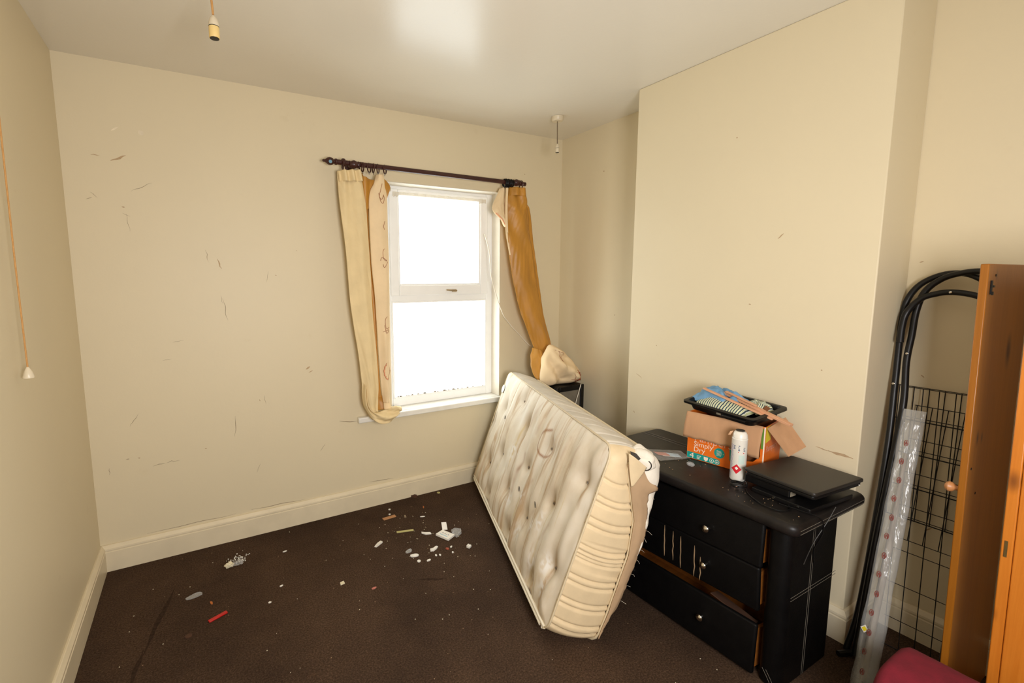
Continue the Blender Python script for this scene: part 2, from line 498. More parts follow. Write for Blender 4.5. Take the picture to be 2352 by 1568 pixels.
rv.box((OX1-.004, YB+.001, SZ0), (OX1-.0005, wy0, OZ1)); rv.box((OX0+.0005, YB+.001, SZ0), (OX0+.004, wy0, OZ1)); rv.box((OX0, YB+.001, OZ1-.004), (OX1, wy0, OZ1-.0005))
obj('reveal_lining', rv, m_reveal, win)
sill = MB().box((.83, YB-.04, .562), (1.935, YB-.0005, .597)); sill.box((OX0+.001, YB-.001, .579), (OX1-.001, wy0+.01, .597))
obj('window_sill', sill, m_sill, win, bevel=.006)
# torn strip of dirty net left along the head of the upper sash
net = MB()
net.grid(lambda s, t: (lerp(1.13, 1.83, s), wy0-.018-.004*math.sin(s*70), 1.992-t*(.028+.016*nz(s*22, 3)+.008*nz(s*60, 1))), 90, 2)
obj('torn_net', net, film_mat('dirty_net', (.75, .66, .52), .55, .9), win, smooth='all', label='torn dirty strip of net along the sash head')
sp = MB()
for i in range(26):
    x = lerp(1.12, 1.83, random.random()); r = random.uniform(.002, .006)
    sp.box((x-r*1.4, wy0-.0065, .662), (x+r*1.4, wy0-.004, .662+r*1.2))
obj('mould_specks', sp, m_scuffdk, win, kind='stuff')

# ------------------------------------------------------------------ scuffs and chips on the walls (thin chips of their own)
def scuffs(name, parent, plane, marks, mat):
    mb = MB()
    for (a0, b0, a1, b1, w) in marks:
        d = Vector((a1-a0, b1-b0)); L = max(d.length, .001); d /= L; nrm = Vector((-d.y, d.x))
        k = max(3, int(L/.012)); top = []; bot = []
        for i in range(k+1):
            t = i/k; c = Vector((a0, b0))+d*L*t+nrm*min(.12*L, .008)*nz(t*3, a0*9, b0)
            ww = w*math.sin(math.pi*min(max(t, .06), .94))*(.6+.5*abs(nz(t*9, b0*30)))
            top.append(c+nrm*ww); bot.append(c-nrm*ww)
        poly = top+bot[::-1]
        mb.prism([plane(p.x, p.y, .0002) for p in poly], Vector(plane(0, 0, .0008))-Vector(plane(0, 0, .0002)))
    o = obj(name, mb, mat, parent); o['kind'] = 'stuff'; return o
pb = lambda a, b, d: (a, YB-d, b)
pcx = lambda a, b, d: (XC-d, a, b)
prx = lambda a, b, d: (XR-d, a, b)
scuffs('paint_chip', wall_back, pb, [(-.312, 2.003, -.25, 2.032, .006), (-.385, 2.024, -.352, 2.021, .0025), (-.285, 1.794, -.272, 1.792, .004),
    (.112, 1.555, .127, 1.503, .004), (.392, 1.47, .4, 1.466, .003), (.535, .925, .56, .94, .007), (.55, .905, .575, .915, .004), (.51, 1.606, .516, 1.604, .002),
    (-.31, .553, -.3, .552, .003), (-.01, .548, .0, .546, .003), (2.098, 2.176, 2.108, 2.174, .004), (.275, .78, .28, .77, .003)], m_scuff)
scuffs('scuff_line', wall_back, pb, [(-.242, 1.869, -.155, 1.915, .0011), (-.42, 1.82, -.395, 1.83, .0012), (-.4, 1.855, -.375, 1.83, .001), (-.27, 1.76, -.26, 1.68, .0009), (-.285, 1.765, -.255, 1.75, .001),
    (.128, 1.345, .14, 1.23, .0015), (.118, 1.36, .122, 1.32, .001), (.145, .705, .14, .59, .0018), (-.25, .499, -.195, .505, .0016), (-.19, .507, -.13, .508, .0014), (-.36, .556, -.345, .556, .0025),
    (-.43, .525, -.432, .49, .0013), (.06, 1.6, .066, 1.54, .0012), (-.17, 1.04, -.13, 1.045, .0009), (.9, .16, 1.06, .145, .0018), (.2, .148, .5, .143, .0018), (-.3, .143, .12, .146, .0014), (.72, .585, .826, .568, .0035),
    (.36, 1.49, .345, 1.43, .0009), (.3, .8, .31, .75, .0012), (-.33, .72, -.29, .78, .0012), (-.12, 1.13, -.07, 1.136, .0009), (.6, .42, .63, .46, .0011), (.24, .36, .26, .41, .001)], m_scuffdk)
scuffs('filler_patch', wall_back, pb, [(-.19, 2.155, -.175, 2.135, .016), (-.3, 2.14, -.27, 2.16, .006)], m_filler)
scuffs('paint_chip', wall_chim, pcx, [(1.303, 2.06, 1.297, 2.06, .004), (.856, .752, .775, .748, .0065), (.9, .756, .85, .75, .0025), (1.668, 1.077, 1.663, 1.075, .003), (.905, 1.07, .9, 1.068, .004), (1.8, .68, 1.79, .67, .003), (1.57, .62, 1.572, .59, .003), (1.2, 1.32, 1.19, 1.318, .003), (1.1, 1.6, 1.08, 1.62, .004), (1.79, .9, 1.75, .88, .002)], m_scuff)
scuffs('paint_chip', wall_right, prx, [(2.343, 2.149, 2.334, 2.147, .006), (.73, 1.491, .718, 1.494, .003), (2.2, 1.2, 2.21, 1.19, .003), (.69, 1.06, .68, 1.05, .003), (.6, .9, .597, .896, .003), (.63, .45, .61, .47, .004)], m_scuff)

pfl = lambda a, b, d: (a, b, d)
scuffs('wear_mark', floor_o, pfl, [(-.18, 2.42, -.27, 2.02, .014), (-.27, 2.05, -.30, 1.86, .012), (.85, 1.92, .98, 1.86, .010)], simple('flattened_dark_pile', (56, 42, 32), .97, var=.4, scale=90, bump=.6, spec=.1))

# ------------------------------------------------------------------ curtain pole
RY, RZ = 2.66, 2.088
Xax = Matrix(((0, 0, -1), (0, 1, 0), (1, 0, 0)))      # lathe z -> -x
rod = thing('curtain_pole', 'dark brown wooden curtain pole with one turned end above the window', 'curtain pole', (1.35, RY, 2.06))
obj('pole', MB().tube([(.73, RY, RZ+.004), (2.04, RY, RZ-.004)], .0140, 16), m_rod, rod, smooth=True)
fin = MB().lathe([(.0125, -.005), (.017, 0), (.017, .01), (.012, .014), (.012, .018), (.0165, .022), (.021, .033), (.0215, .042), (.018, .052), (.011, .06), (.007, .066), (.0085, .072), (.0045, .08)], 20, Xax, (.735, RY, RZ+.004))
f_o = obj('finial', fin, m_rod, rod, smooth=True)
obj('sticker', MB().lathe([(.009, 0), (.009, .0012)], 14, Matrix(((1, 0, 0), (0, 0, -1), (0, 1, 0))), (.694, RY-.0205, RZ-.003)), m_tagblue, f_o, label='round pale blue sticker')
obj('collar', MB().lathe([(.0141, 0), (.021, .004), (.023, .012), (.021, .02), (.0141, .024)], 20, Xax, (.783, RY, RZ+.004)), m_rod, rod, smooth=True)
def bracket(x):
    mb = MB()
    mb.lathe([(.028, 0), (.028, .008), (.016, .014), (.013, .05), (.015, .07)], 18, Matrix(((1, 0, 0), (0, 0, -1), (0, 1, 0))), (x, YB-.0005, RZ))
    mb.lathe([(.0141, -.03), (.019, -.026), (.0165, -.018), (.0215, -.008), (.0235, 0), (.0215, .008), (.0165, .018), (.019, .026), (.0141, .03)], 20, Xax, (x, RY, RZ))
    obj('bracket', mb, m_rod, rod, smooth=True)
bracket(.832); bracket(1.965)
def cring(x, tilt, swing=0.0, rr=.0245, mat=None):
    mb = MB(); c = Vector((x, RY, RZ-.0095))
    pts = []
    for i in range(24):
        a = 2*math.pi*i/24
        pts.append(c+Vector((math.sin(tilt)*math.cos(a)*rr, math.cos(tilt)*math.cos(a)*rr, math.sin(a)*rr))+Vector((swing*(-.02+math.sin(a)*.02), 0, 0)))
    mb.tube(pts, .0036, 8, closed=True)
    mb.tube([c+Vector((-swing*.02, 0, -rr-.002)), c+Vector((-swing*.02, 0, -rr-.012))], .0018, 6)
    obj('curtain_ring', mb, mat or m_rod, rod, smooth=True)
for x, tl in ((.768, .1), (.872, .0), (.884, .08), (.921, .75), (.947, .1), (.975, .6), (1.017, .7)): cring(x, tl)
for i in range(7): cring(1.866+i*.0105, .04*(i % 3), 0, .0255 if i % 2 else .0235, m_blackpl)
cring(2.006, .1)

# ------------------------------------------------------------------ left curtain
def loft(rows, n_u, n_v, fold=None):
    """rows: list of (left point, right point) from top to bottom"""
    Ls = [r[0] for r in rows]; Rs = [r[1] for r in rows]
    def fn(s, t):
        a = catmull(Ls, t); b = catmull(Rs, t); p = a.lerp(b, s)
        if fold: p = p+Vector(fold(s, t, p))
        return p
    return MB().grid(fn, n_u, n_v)
lc = thing('curtain', 'left curtain, cream lining with gold folds, its end gathered on the window sill', 'curtain', (.9, 2.66, .57), 'curtains on the pole')
yc = 2.655
A = [(.737, yc+.01, 2.045), (.739, yc+.008, 1.94), (.745, yc, 1.79), (.764, yc-.01, 1.546), (.781, yc-.012, 1.29), (.814, yc-.015, 1.03), (.834, yc-.02, .82), (.848, yc-.02, .69), (.88, yc-.015, .61), (.925, yc-.005, .585)]
Bq = [(.866, yc, 2.056), (.882, yc, 1.943), (.898, yc-.005, 1.797), (.909, yc-.01, 1.547), (.912, yc-.012, 1.292), (.929, yc-.015, 1.029), (.936, yc-.02, .815), (.932, yc-.02, .72), (.925, yc-.015, .655), (.935, yc-.01, .6)]
def fold1(s, t, p):
    pl = .012*math.sin(s*math.pi*6)*math.exp(-t*16)
    y = -.02*math.sin(math.pi*s)+pl-.006*math.sin(s*9+t*5)*(t > .05)-.009*nz(s*3, t*6)-.005*abs(nz(s*5-t*9, t*8, 3))*min(1, t*8)
    bend = -.006*math.exp(-((t-.055)/.012)**2)
    return (.004*nz(t*5, s, 4), y-bend, -.006*abs(math.sin(s*math.pi*3))*math.exp(-t*30))
obj('lining_panel', loft(list(zip(A, Bq)), 40, 120, fold1), m_lining, lc, smooth='all', solid=.002)
obj('heading_tape', loft([((.738, yc+.005, 2.046), (.866, yc-.006, 2.058)), ((.741, yc-.002, 2.015), (.871, yc-.01, 2.025)), ((.742, yc-.002, 1.985), (.877, yc-.01, 1.995))], 36, 8, lambda s, t, p: (0, -.014*math.sin(math.pi*s)+.012*math.sin(s*math.pi*6)-.006, 0)), m_lining, lc, smooth='all', solid=.002)
G0 = [(.862, yc+.012, 2.056), (.88, yc+.018, 1.943), (.895, yc+.02, 1.797), (.905, yc+.02, 1.547), (.908, yc+.015, 1.292), (.922, yc+.012, 1.029), (.928, yc+.012, .815), (.925, yc+.012, .72), (.925, yc+.01, .66)]
G1 = [(.884, yc+.02, 2.05), (.93, yc+.035, 1.943), (.92, yc+.035, 1.797), (.926, yc+.03, 1.547), (.948, yc+.03, 1.292), (.952, yc+.03, 1.029), (.962, yc+.03, .815), (.972, yc+.03, .72), (.975, yc+.025, .66)]
obj('gold_fold', loft(list(zip(G0, G1)), 14, 80, lambda s, t, p: (0, .012*math.sin(s*math.pi), 0)), m_gold, lc, smooth='all', solid=.0015)
obj('gold_fold', loft([((.873, yc+.012, 2.03), (.953, yc+.012, 2.016)), ((.876, yc+.008, 2.0), (.948, yc+.006, 1.98)), ((.885, yc+.01, 1.93), (.932, yc+.008, 1.92)), ((.896, yc+.014, 1.84), (.914, yc+.012, 1.85))], 16, 24, lambda s, t, p: (0, -.016*math.sin(s*math.pi*2)*(1-t), 0)), m_gold, lc, smooth='all', solid=.0015)
E0 = [(.960, yc+.004, 2.042), (.944, yc+.004, 1.99), (.918, yc+.006, 1.93), (.912, yc+.006, 1.797), (.919, yc+.004, 1.547), (.934, yc, 1.29), (.946, yc, 1.028), (.957, yc, .81), (.972, yc+.005, .69)]
E1 = [(1.006, yc+.002, 2.046), (1.012, yc, 1.99), (1.022, yc, 1.93), (1.024, yc, 1.804), (1.027, yc-.002, 1.549), (1.024, yc-.004, 1.288), (1.02, yc-.006, 1.022), (1.019, yc-.008, .81), (1.008, yc, .69)]
emb = obj('embroidered_panel', loft(list(zip(E0, E1)), 24, 110, lambda s, t, p: (.002*nz(t*9, s), -.022*math.sin(math.pi*s)-.005*math.sin(s*8+t*3)*(1-s)-.006*nz(s*3, t*11, 2), 0)), m_embro, lc, smooth='all', solid=.002)
obj('gold_fold', loft([((1.0, yc+.006, 2.035), (1.035, yc+.03, 2.02)), ((1.008, yc+.006, 1.98), (1.06, yc+.035, 1.985)), ((1.016, yc+.006, 1.92), (1.036, yc+.03, 1.91)), ((1.023, yc+.006, 1.84), (1.031, yc+.02, 1.83)), ((1.026, yc+.006, 1.6), (1.033, yc+.02, 1.6))], 10, 30), m_gold, lc, smooth='all', solid=.0015)
obj('heading_lining', loft([((1.006, yc+.02, 2.03), (1.034, yc+.036, 2.022)), ((1.03, yc+.03, 2.0), (1.064, yc+.04, 1.988)), ((1.05, yc+.04, 1.965), (1.066, yc+.045, 1.965))], 8, 10), simple('grey_lining', (196, 188, 172), .8), lc, smooth='all', solid=.0015)
# embroidery: fine thread lines and a fan motif
def on_emb(x, z): 
    t = (2.042-z)/1.352
    xa = catmull(E0, t).x; xb = catmull(E1, t).x; s = min(max((x-xa)/max(xb-xa, .01), 0), 1)
    return Vector((x, yc-.022*math.sin(math.pi*s)-.008, z))
def sq(pts): obj('embroidery', MB().tube([on_emb(p.x, p.y)+Vector((0, -.002, 0)) for p in spline([(a, b, 0) for a, b in pts], 16)], .0011, 5), m_thread, emb)
sq([(.985, 1.99), (.975, 1.95), (.968, 1.92), (.98, 1.9), (.995, 1.925)]); sq([(.965, 1.935), (.975, 1.89), (.99, 1.88), (1.0, 1.91), (.993, 1.93)])
sq([(.99, 1.62), (.98, 1.6), (.985, 1.56), (1.01, 1.55), (.975, 1.57), (.965, 1.55)]); sq([(.98, 1.53), (.99, 1.51), (1.015, 1.545)])
sq([(1.0, 1.22), (.985, 1.2), (.99, 1.15), (1.015, 1.155)]); sq([(.98, 1.17), (.992, 1.12), (1.01, 1.14), (.97, 1.13)])
sq([(1.0, 1.78), (.99, 1.75), (.995, 1.73)])
fan_c = Vector((1.013, .888))
fp = []
for i in range(6):
    a = math.radians(112+i*30*.86); fp.append((fan_c.x+.042*math.cos(a), fan_c.y+.062*math.sin(a)))
fan = MB()
for i in range(5):
    p0, p1 = fp[i], fp[i+1]; mid = ((p0[0]+p1[0])/2*1.0-.004, (p0[1]+p1[1])/2)
    fan.prism([on_emb(fan_c.x, fan_c.y), on_emb(*p0), on_emb(*mid), on_emb(*p1)], (0, -.0006, 0))
    th = MB().tube([on_emb(fan_c.x, fan_c.y)+Vector((0, -.001, 0)), on_emb(*p0)+Vector((0, -.001, 0)), on_emb(*mid)+Vector((0, -.001, 0)), on_emb(*p1)+Vector((0, -.001, 0)), on_emb(fan_c.x, fan_c.y)+Vector((0, -.001, 0))], .0009, 5); obj('embroidery', th, m_thread, emb)
obj('fan_motif', fan, m_peach, emb, label='peach fan-shaped applique')
# gathered hem lying on and over the sill
hm = loft([((.838, yc-.01, .84), (.858, yc-.03, .8)), ((.836, yc-.012, .75), (.862, yc-.035, .7)), ((.846, yc-.02, .68), (.885, yc-.045, .655)), ((.885, yc-.04, .61), (.925, yc-.055, .65)), ((.935, yc-.05, .578), (.955, yc-.055, .655)), ((.985, yc-.045, .57), (.99, yc-.05, .66)), ((1.03, yc-.03, .588), (1.045, yc-.04, .664)), ((1.06, yc-.02, .61), (1.068, yc-.02, .645))], 20, 60,
    lambda s, t, p: (0, -.018*math.sin(math.pi*s)+.010*math.sin(s*10+t*9)+.008*nz(s*4, t*9, 5), .004*nz(s*4, t*8)))
obj('hem', hm, m_lining, lc, smooth='all', solid=.002)
obj('hem', loft([((.975, yc+.01, .70), (1.012, yc, .71)), ((.972, yc+.0, .66), (1.014, yc-.01, .67)), ((.98, yc-.01, .63), (1.03, yc-.01, .64))], 10, 14, lambda s, t, p: (0, -.01*math.sin(math.pi*s), 0)), m_embro, lc, smooth='all', solid=.002)
obj('gold_fold', loft([((.905, yc+.0, .73), (.975, yc+.02, .73)), ((.9, yc+.0, .69), (.985, yc+.02, .69)), ((.9, yc-.01, .64), (1.0, yc+.0, .645))], 12, 10, lambda s, t, p: (0, .02*math.sin(math.pi*s), 0)), m_gold, lc, smooth='all', solid=.0015)
tail = MB()
def tailfn(s, t):
    c = spline_tail(s); a = 2*math.pi*t; r = .03*(1-.35*s)*(1+.15*nz(s*6, t*4))
    return c+Vector((0, math.cos(a)*r*.9, math.sin(a)*r*.75))
spline_tail = lambda s: catmull([(1.02, yc+.015, .632), (1.06, yc+.03, .63), (1.09, yc+.04, .625), (1.105, yc+.045, .622)], s)
tail.grid(tailfn, 16, 18)
obj('hem', tail, m_lining, lc, smooth='all')

# ------------------------------------------------------------------ right curtain
rc = thing('curtain', 'right curtain, gold satin, sweeping sideways with its end bunched in the corner', 'curtain', (2.1, 2.6, .66), 'curtains on the pole')
RL = [(1.886, yc, 2.046), (1.878, yc, 1.95), (1.877, yc-.005, 1.85), (1.886, yc-.01, 1.676), (1.925, yc-.02, 1.44), (1.991, yc-.03, 1.195), (2.075, yc-.05, .975), (2.15, yc-.08, .84), (2.185, yc-.1, .79)]
RM = [(2.036, yc, 2.055), (2.04, yc-.01, 1.95), (2.045, yc-.015, 1.86), (2.07, yc-.02, 1.68), (2.112, yc-.03, 1.44), (2.165, yc-.04, 1.19), (2.22, yc-.06, .985), (2.25, yc-.09, .86), (2.235, yc-.1, .80)]
RR = [(2.036, yc+.01, 2.045), (2.058, yc+.015, 1.97), (2.098, yc+.02, 1.90), (2.132, yc+.02, 1.68), (2.172, yc+.01, 1.44), (2.213, yc, 1.19), (2.257, yc-.03, .99), (2.264, yc-.07, .87), (2.24, yc-.09, .81)]
def foldr(s, t, p):
    pl = .010*math.sin(s*math.pi*4)*math.exp(-t*18)
    y = -.025*math.sin(math.pi*s)*(.6+.4*t)+pl+.007*math.sin(s*7-t*22)*math.exp(-((t-.25)/.3)**2)-.016*math.exp(-((s-.75)/.18)**2-((t-.72)/.1)**2)-.011*nz(s*3-t*5, t*9)-.006*abs(nz(s*6+t*14, t*7, 3))*min(1, t*6)
    return (0, y, 0)
obj('gold_panel', loft(list(zip(RL, RM)), 44, 120, foldr), m_gold, rc, smooth='all', solid=.002)
obj('gold_fold', loft(list(zip(RM, RR)), 16, 120, lambda s, t, p: (0, .012*math.sin(s*math.pi)+.006*nz(t*26, s*3)*(t > .15), 0)), m_gold, rc, smooth='all', solid=.002)
obj('heading_tape', loft([((1.90, yc-.008, 2.052), (2.034, yc-.006, 2.058)), ((1.896, yc-.014, 2.02), (2.034, yc-.012, 2.026)), ((1.892, yc-.014, 1.998), (2.036, yc-.012, 2.0))], 30, 8, lambda s, t, p: (0, -.012*math.sin(math.pi*s)+.008*math.sin(s*math.pi*4), 0)), m_gold, rc, smooth='all', solid=.002)
obj('cream_edge', loft([((1.872, yc-.004, 2.046), (1.887, yc-.012, 2.046)), ((1.866, yc-.006, 1.9), (1.879, yc-.016, 1.92)), ((1.868, yc-.012, 1.75), (1.884, yc-.02, 1.74)), ((1.895, yc-.02, 1.6), (1.902, yc-.025, 1.6))], 4, 30), m_embro, rc, smooth='all', solid=.002)
obj('cream_corner', loft([((1.845, yc+.03, 2.045), (1.876, yc+.02, 2.05)), ((1.80, yc+.02, 1.965), (1.876, yc+.015, 1.98)), ((1.772, yc+.01, 1.915), (1.876, yc+.01, 1.93)), ((1.782, yc+.01, 1.885), (1.878, yc+.01, 1.87)), ((1.84, yc+.01, 1.835), (1.88, yc+.01, 1.82)), ((1.872, yc+.01, 1.79), (1.882, yc+.01, 1.785))], 16, 40, lambda s, t, p: (0, -.022*math.sin(math.pi*s)+.008*nz(s*5, t*6), 0)), m_embro, rc, smooth='all', solid=.002)
obj('hem_binding', MB().tube([(1.795, yc-.004, 1.875), (1.84, yc-.008, 1.84), (1.87, yc-.004, 1.80)], .004, 6), m_peach, rc, smooth=True, label='peach hem binding')
# cream bunch resting on the black unit
bun = MB()
BOUT = [(2.415, .735), (2.395, .785), (2.345, .838), (2.27, .905), (2.19, .96), (2.125, .985), (2.085, .93), (2.06, .86), (2.05, .78), (2.06, .712), (2.12, .7035), (2.25, .7035), (2.36, .7035), (2.41, .706)]
def bunch(s, t):
    x = (s % 1)*len(BOUT); i = int(x); f = x-i; n_ = len(BOUT)
    p_ = [Vector((*BOUT[(i+k) % n_], 0)) for k in (-1, 0, 1, 2)]
    o_ = .5*((2*p_[1])+(-p_[0]+p_[2])*f+(2*p_[0]-5*p_[1]+4*p_[2]-p_[3])*f*f+(-p_[0]+3*p_[1]-3*p_[2]+p_[3])*f*f*f)
    ph = math.pi*(t-.5); r = math.cos(ph); dep = math.sin(ph)
    c = Vector((2.22, .79, 0)); q = c.lerp(o_, r)
    ang = math.atan2(q.y-.98, q.x-2.10); rad = math.hypot(q.y-.98, q.x-2.10)
    fold = .028*math.sin(ang*8+3*nz(rad*6, 1))*min(1, rad/.12)+.028*nz(q.x*9, q.y*9, 4)-.034*abs(nz(q.x*15, q.y*12, 2))
    return Vector((min(q.x, 2.435), 2.475+dep*.085+fold*(1-r*r)**.5*(1 if dep > 0 else 1), max(q.y, .7035)))
bun.grid(bunch, 72, 44, closed_u=True)
bo = obj('cream_bunch', bun, m_embro, rc, smooth='all', label='bunched cream reverse of the curtain with russet motif')
obj('hem_loop', loft([((2.07, yc-.06, .955), (2.12, yc-.1, .94)), ((2.05, yc-.07, .9), (2.115, yc-.14, .88)), ((2.03, yc-.1, .82), (2.13, yc-.17, .80)), ((2.05, yc-.13, .745), (2.15, yc-.18, .76)), ((2.1, yc-.15, .72), (2.17, yc-.19, .735))], 16, 40, lambda s, t, p: (0, -.02*math.sin(math.pi*s)+.01*nz(s*4, t*6), 0)), m_gold, rc, smooth='all', solid=.002)
def bunch_xz(x, z):
    best = None
    for i in range(57):
        for j in range(15):
            p = bunch(i/56, .02+.48*j/14); d = (p.x-x)**2+(p.z-z)**2
            if best is None or d < best[0]: best = (d, p)
    return Vector((x, best[1].y, z))
def bunch_pt(th_, ph, lift=.004):
    return bunch_xz(th_, ph)-Vector((0, lift, 0))
rus = MB(); rus.grid(lambda s, t: bunch_pt(lerp(2.315, 2.395, s), lerp(.712, lerp(.80, .765, abs(s-.3)/.7), t), .004), 8, 8)
obj('russet_motif', rus, m_russet, bo, smooth='all', solid=.0008, label='russet applique on the bunched cloth')
for (q0, q1) in (((2.13, .955), (2.19, .93)), ((2.15, .945), (2.17, .88)), ((2.19, .92), (2.165, .875)), ((2.25, .79), (2.28, .72)), ((2.27, .80), (2.32, .76)), ((2.24, .745), (2.38, .742))):
    lines = MB().tube([bunch_pt(lerp(q0[0], q1[0], i/8)+.004*math.sin(i), lerp(q0[1], q1[1], i/8), .002) for i in range(9)], .0012, 5); obj('embroidery', lines, m_thread, bo)

# ------------------------------------------------------------------ black unit in the corner
un = thing('cabinet', 'black framed cabinet with grey front in the corner behind the mattress', 'cabinet', (2.235, 2.54, 0))
obj('carcass', MB().box((2.115, 2.40, 0), (2.365, 2.70, .70)), m_blackpl, un, bevel=.006)
uf = MB(); ux0, ux1 = 2.115, 2.365
uf.box((ux0, 2.382, .0), (ux0+.03, 2.3995, .70)); uf.box((ux1-.03, 2.382, .0), (ux1, 2.3995, .70)); uf.box((ux0+.03, 2.382, .665), (ux1-.03, 2.3995, .70)); uf.box((ux0+.03, 2.382, 0), (ux1-.03, 2.3995, .05))
obj('front_frame', uf, m_blackpl, un, bevel=.004)
obj('front_panel', MB().box((ux0+.031, 2.390, .051), (ux1-.031, 2.3995, .664)), m_grey, un, label='grey front panel')

# ------------------------------------------------------------------ hanging bits
def holder(o, x, y, z0, z1, mat, dark):
    h = z1-z0; r = h*.245
    b = obj('lamp_holder', MB().lathe([(r*.96, 0), (r, h*.02), (r, h*.5), (r*.98, h*.52)], 24, None, (x, y, z0)), mat, o, smooth=True)
    obj('rim', MB().lathe([(r*.86, 0), (r*.86, .002)], 24, None, (x, y, z0-.0015)), m_blackpl, b, label='dark socket mouth')
    obj('collar', MB().lathe([(r*1.0, h*.52), (r*1.0, h*.545)], 24, None, (x, y, z0)), dark, b, smooth=True)
    obj('holder_cap', MB().lathe([(r, h*.55), (r*.97, h*.68), (r*.8, h*.85), (r*.5, h*.97), (r*.22, h*1.06)], 24, None, (x, y, z0)), m_ivory2 if mat is m_ivory else mat, b, smooth=True)
p1 = thing('pendant_lamp_holder', 'yellowed bare lamp holder hanging on a tan cord at upper left', 'lamp holder', (.107, 1.8, 2.2286), 'bare lamp holders')
obj('cord', MB().tube([(.107, 1.8, 2.30), (.105, 1.8, 2.34), (.099, 1.8, 2.40), (.097, 1.8, 2.449)], .0035, 8), m_tancord, p1, smooth=True)
holder(p1, .107, 1.8, 2.2286, 2.2945, m_ivory, m_blackpl)
p2 = thing('pendant_lamp_holder', 'small bare lamp holder hanging from a white ceiling rose near the window corner', 'lamp holder', (2.075, 2.379, 2.234), 'bare lamp holders')
obj('ceiling_rose', MB().lathe([(.03, -.028), (.036, -.022), (.038, -.001)], 24, None, (2.072, 2.379, H)), m_ivory2, p2, smooth=True)
obj('cord', MB().tube([(2.072, 2.379, 2.425), (2.075, 2.379, 2.28)], .0028, 8), simple('grey_cord', (120, 104, 82), .7), p2, smooth=True)
holder(p2, 2.075, 2.379, 2.234, 2.284, m_ivory2, m_blackpl)
p3 = thing('pull_cord', 'long tan light-switch pull cord with a bell weight on the left wall', 'pull cord', (-.47, 1.865, 1.14))
obj('cord', MB().tube([(-.47, 1.865, 1.18), (-.471, 1.866, 1.5), (-.468, 1.864, 1.9), (-.47, 1.865, 2.449)], .0024, 8), m_tancord, p3, smooth=True)
obj('bell_weight', MB().lathe([(.0145, 0), (.015, .004), (.011, .018), (.0065, .028), (.003, .034)], 20, None, (-.47, 1.865, 1.147)), m_ivory2, p3, smooth=True)
wirep = [(1.80, 2.80, 1.75), (1.80, 2.74, 1.62), (1.815, 2.73, 1.44), (1.903, 2.735, 1.211), (1.97, 2.735, 1.12), (2.058, 2.735, 1.036), (2.15, 2.73, .95), (2.24, 2.735, .90), (2.30, 2.735, .6), (2.31, 2.72, .02)]
tag(obj('cable', MB().tube(spline(wirep, 60), .0030, 6), m_whitecord, smooth=True), 'thin white cable sagging from the window frame into the corner', 'cable')
tag(obj('cable', MB().tube(spline([(2.33, 2.378, .705), (2.325, 2.374, .70), (2.30, 2.37, .64), (2.27, 2.365, .55), (2.25, 2.36, .3), (2.24, 2.35, .003)], 30), .0026, 6), m_whitecord, smooth=True), 'short white cord over the front of the black corner cabinet', 'cable')

# ------------------------------------------------------------------ mattress
yaw, lean, ML, MW, MT = .358335, .327155, 1.446, .775, .20
av = Vector((math.sin(yaw), math.cos(yaw), 0)); sv = Vector((math.cos(yaw), -math.sin(yaw), 0))
uvv = Vector((0, 0, 1))*math.cos(lean)+sv*math.sin(lean)
nv = sv*math.cos(lean)-Vector((0, 0, 1))*math.sin(lean)
MO = Vector((1.110, 1.284, .0735))
ML_ = ML+.03
def mw(a, u, n): return MO+av*a+uvv*u+nv*n
def rr_clamp(a, u, r=.055, inset=0):
    a0, a1, u0, u1 = inset, ML_-inset, inset, MW-inset; r = max(r-inset, .01)
    ca = min(max(a, a0+r), a1-r); cu = min(max(u, u0+r), u1-r); d = Vector((a-ca, u-cu))
    if d.length > r and (abs(a-ca) > 1e-6 and abs(u-cu) > 1e-6): d = d.normalized()*r
    return ca+d.x, cu+d.y
mt = thing('mattress', 'stained white single mattress standing on its side, leaning on the black chest', 'mattress', tuple(MO))
tufts = [(1.263, .563), (1.406, .43), (.825, .588), (1.05, .33), (.459, .592), (.645, .418), (.09, .592), (.278, .405), (.10, .213), (.80, .226), (.475, .228), (1.24, .20), (1.02, .68), (.645, .07), (1.1, .06), (.25, .06)]
def face_n(a, u):
    e_ = min(a, ML_-a, u, MW-u)
    n = -.030*(1-math.exp(-e_/.07))
    for (ta, tu) in tufts:
        d2 = ((a-ta)/1.0)**2+((u-tu)/1.0)**2
        n += .017*math.exp(-d2/.0024)+.007*math.exp(-d2/.018)
        # pleats radiating along the length of the ticking
        n += .006*math.exp(-((a-ta)/.02)**2)*math.exp(-((u-tu)/.16)**2)
    n += .006*nz(a*5, u*3)+.0045*math.sin(a*math.pi*2/.115+nz(a*3, u*2)*2)*min(1, e_/.08)
    n += .004*nz(a*16, u*12)
    return n
NA, NU = 230, 130
fm = MB(); AU = []
for i in range(NA+1):
    for j in range(NU+1):
        a, u = rr_clamp(i/NA*ML_, j/NU*MW)
        AU.append((a, u)); fm.v.append(mw(a, u, face_n(a, u)))
for i in range(NA):
    for j in range(NU):
        fm._f([i*(NU+1)+j, (i+1)*(NU+1)+j, (i+1)*(NU+1)+j+1, i*(NU+1)+j+1])
fo = obj('cover_panel', fm, m_mattress, mt, smooth='all')
me = fo.data
uvl = me.uv_layers.new(name='UVMap')
loops = [0]*len(me.loops); me.loops.foreach_get('vertex_index', loops)
flat = []
for vi in loops: flat += AU[vi]
uvl.data.foreach_set('uv', flat)
ca = me.color_attributes.new('stain_tone', 'FLOAT_COLOR', 'POINT')
ring = [(.503, .669), (.55, .650), (.579, .623), (.587, .595), (.583, .565), (.565, .543), (.532, .530), (.495, .532), (.464, .545), (.44, .565), (.431, .589), (.447, .62), (.467, .642)]
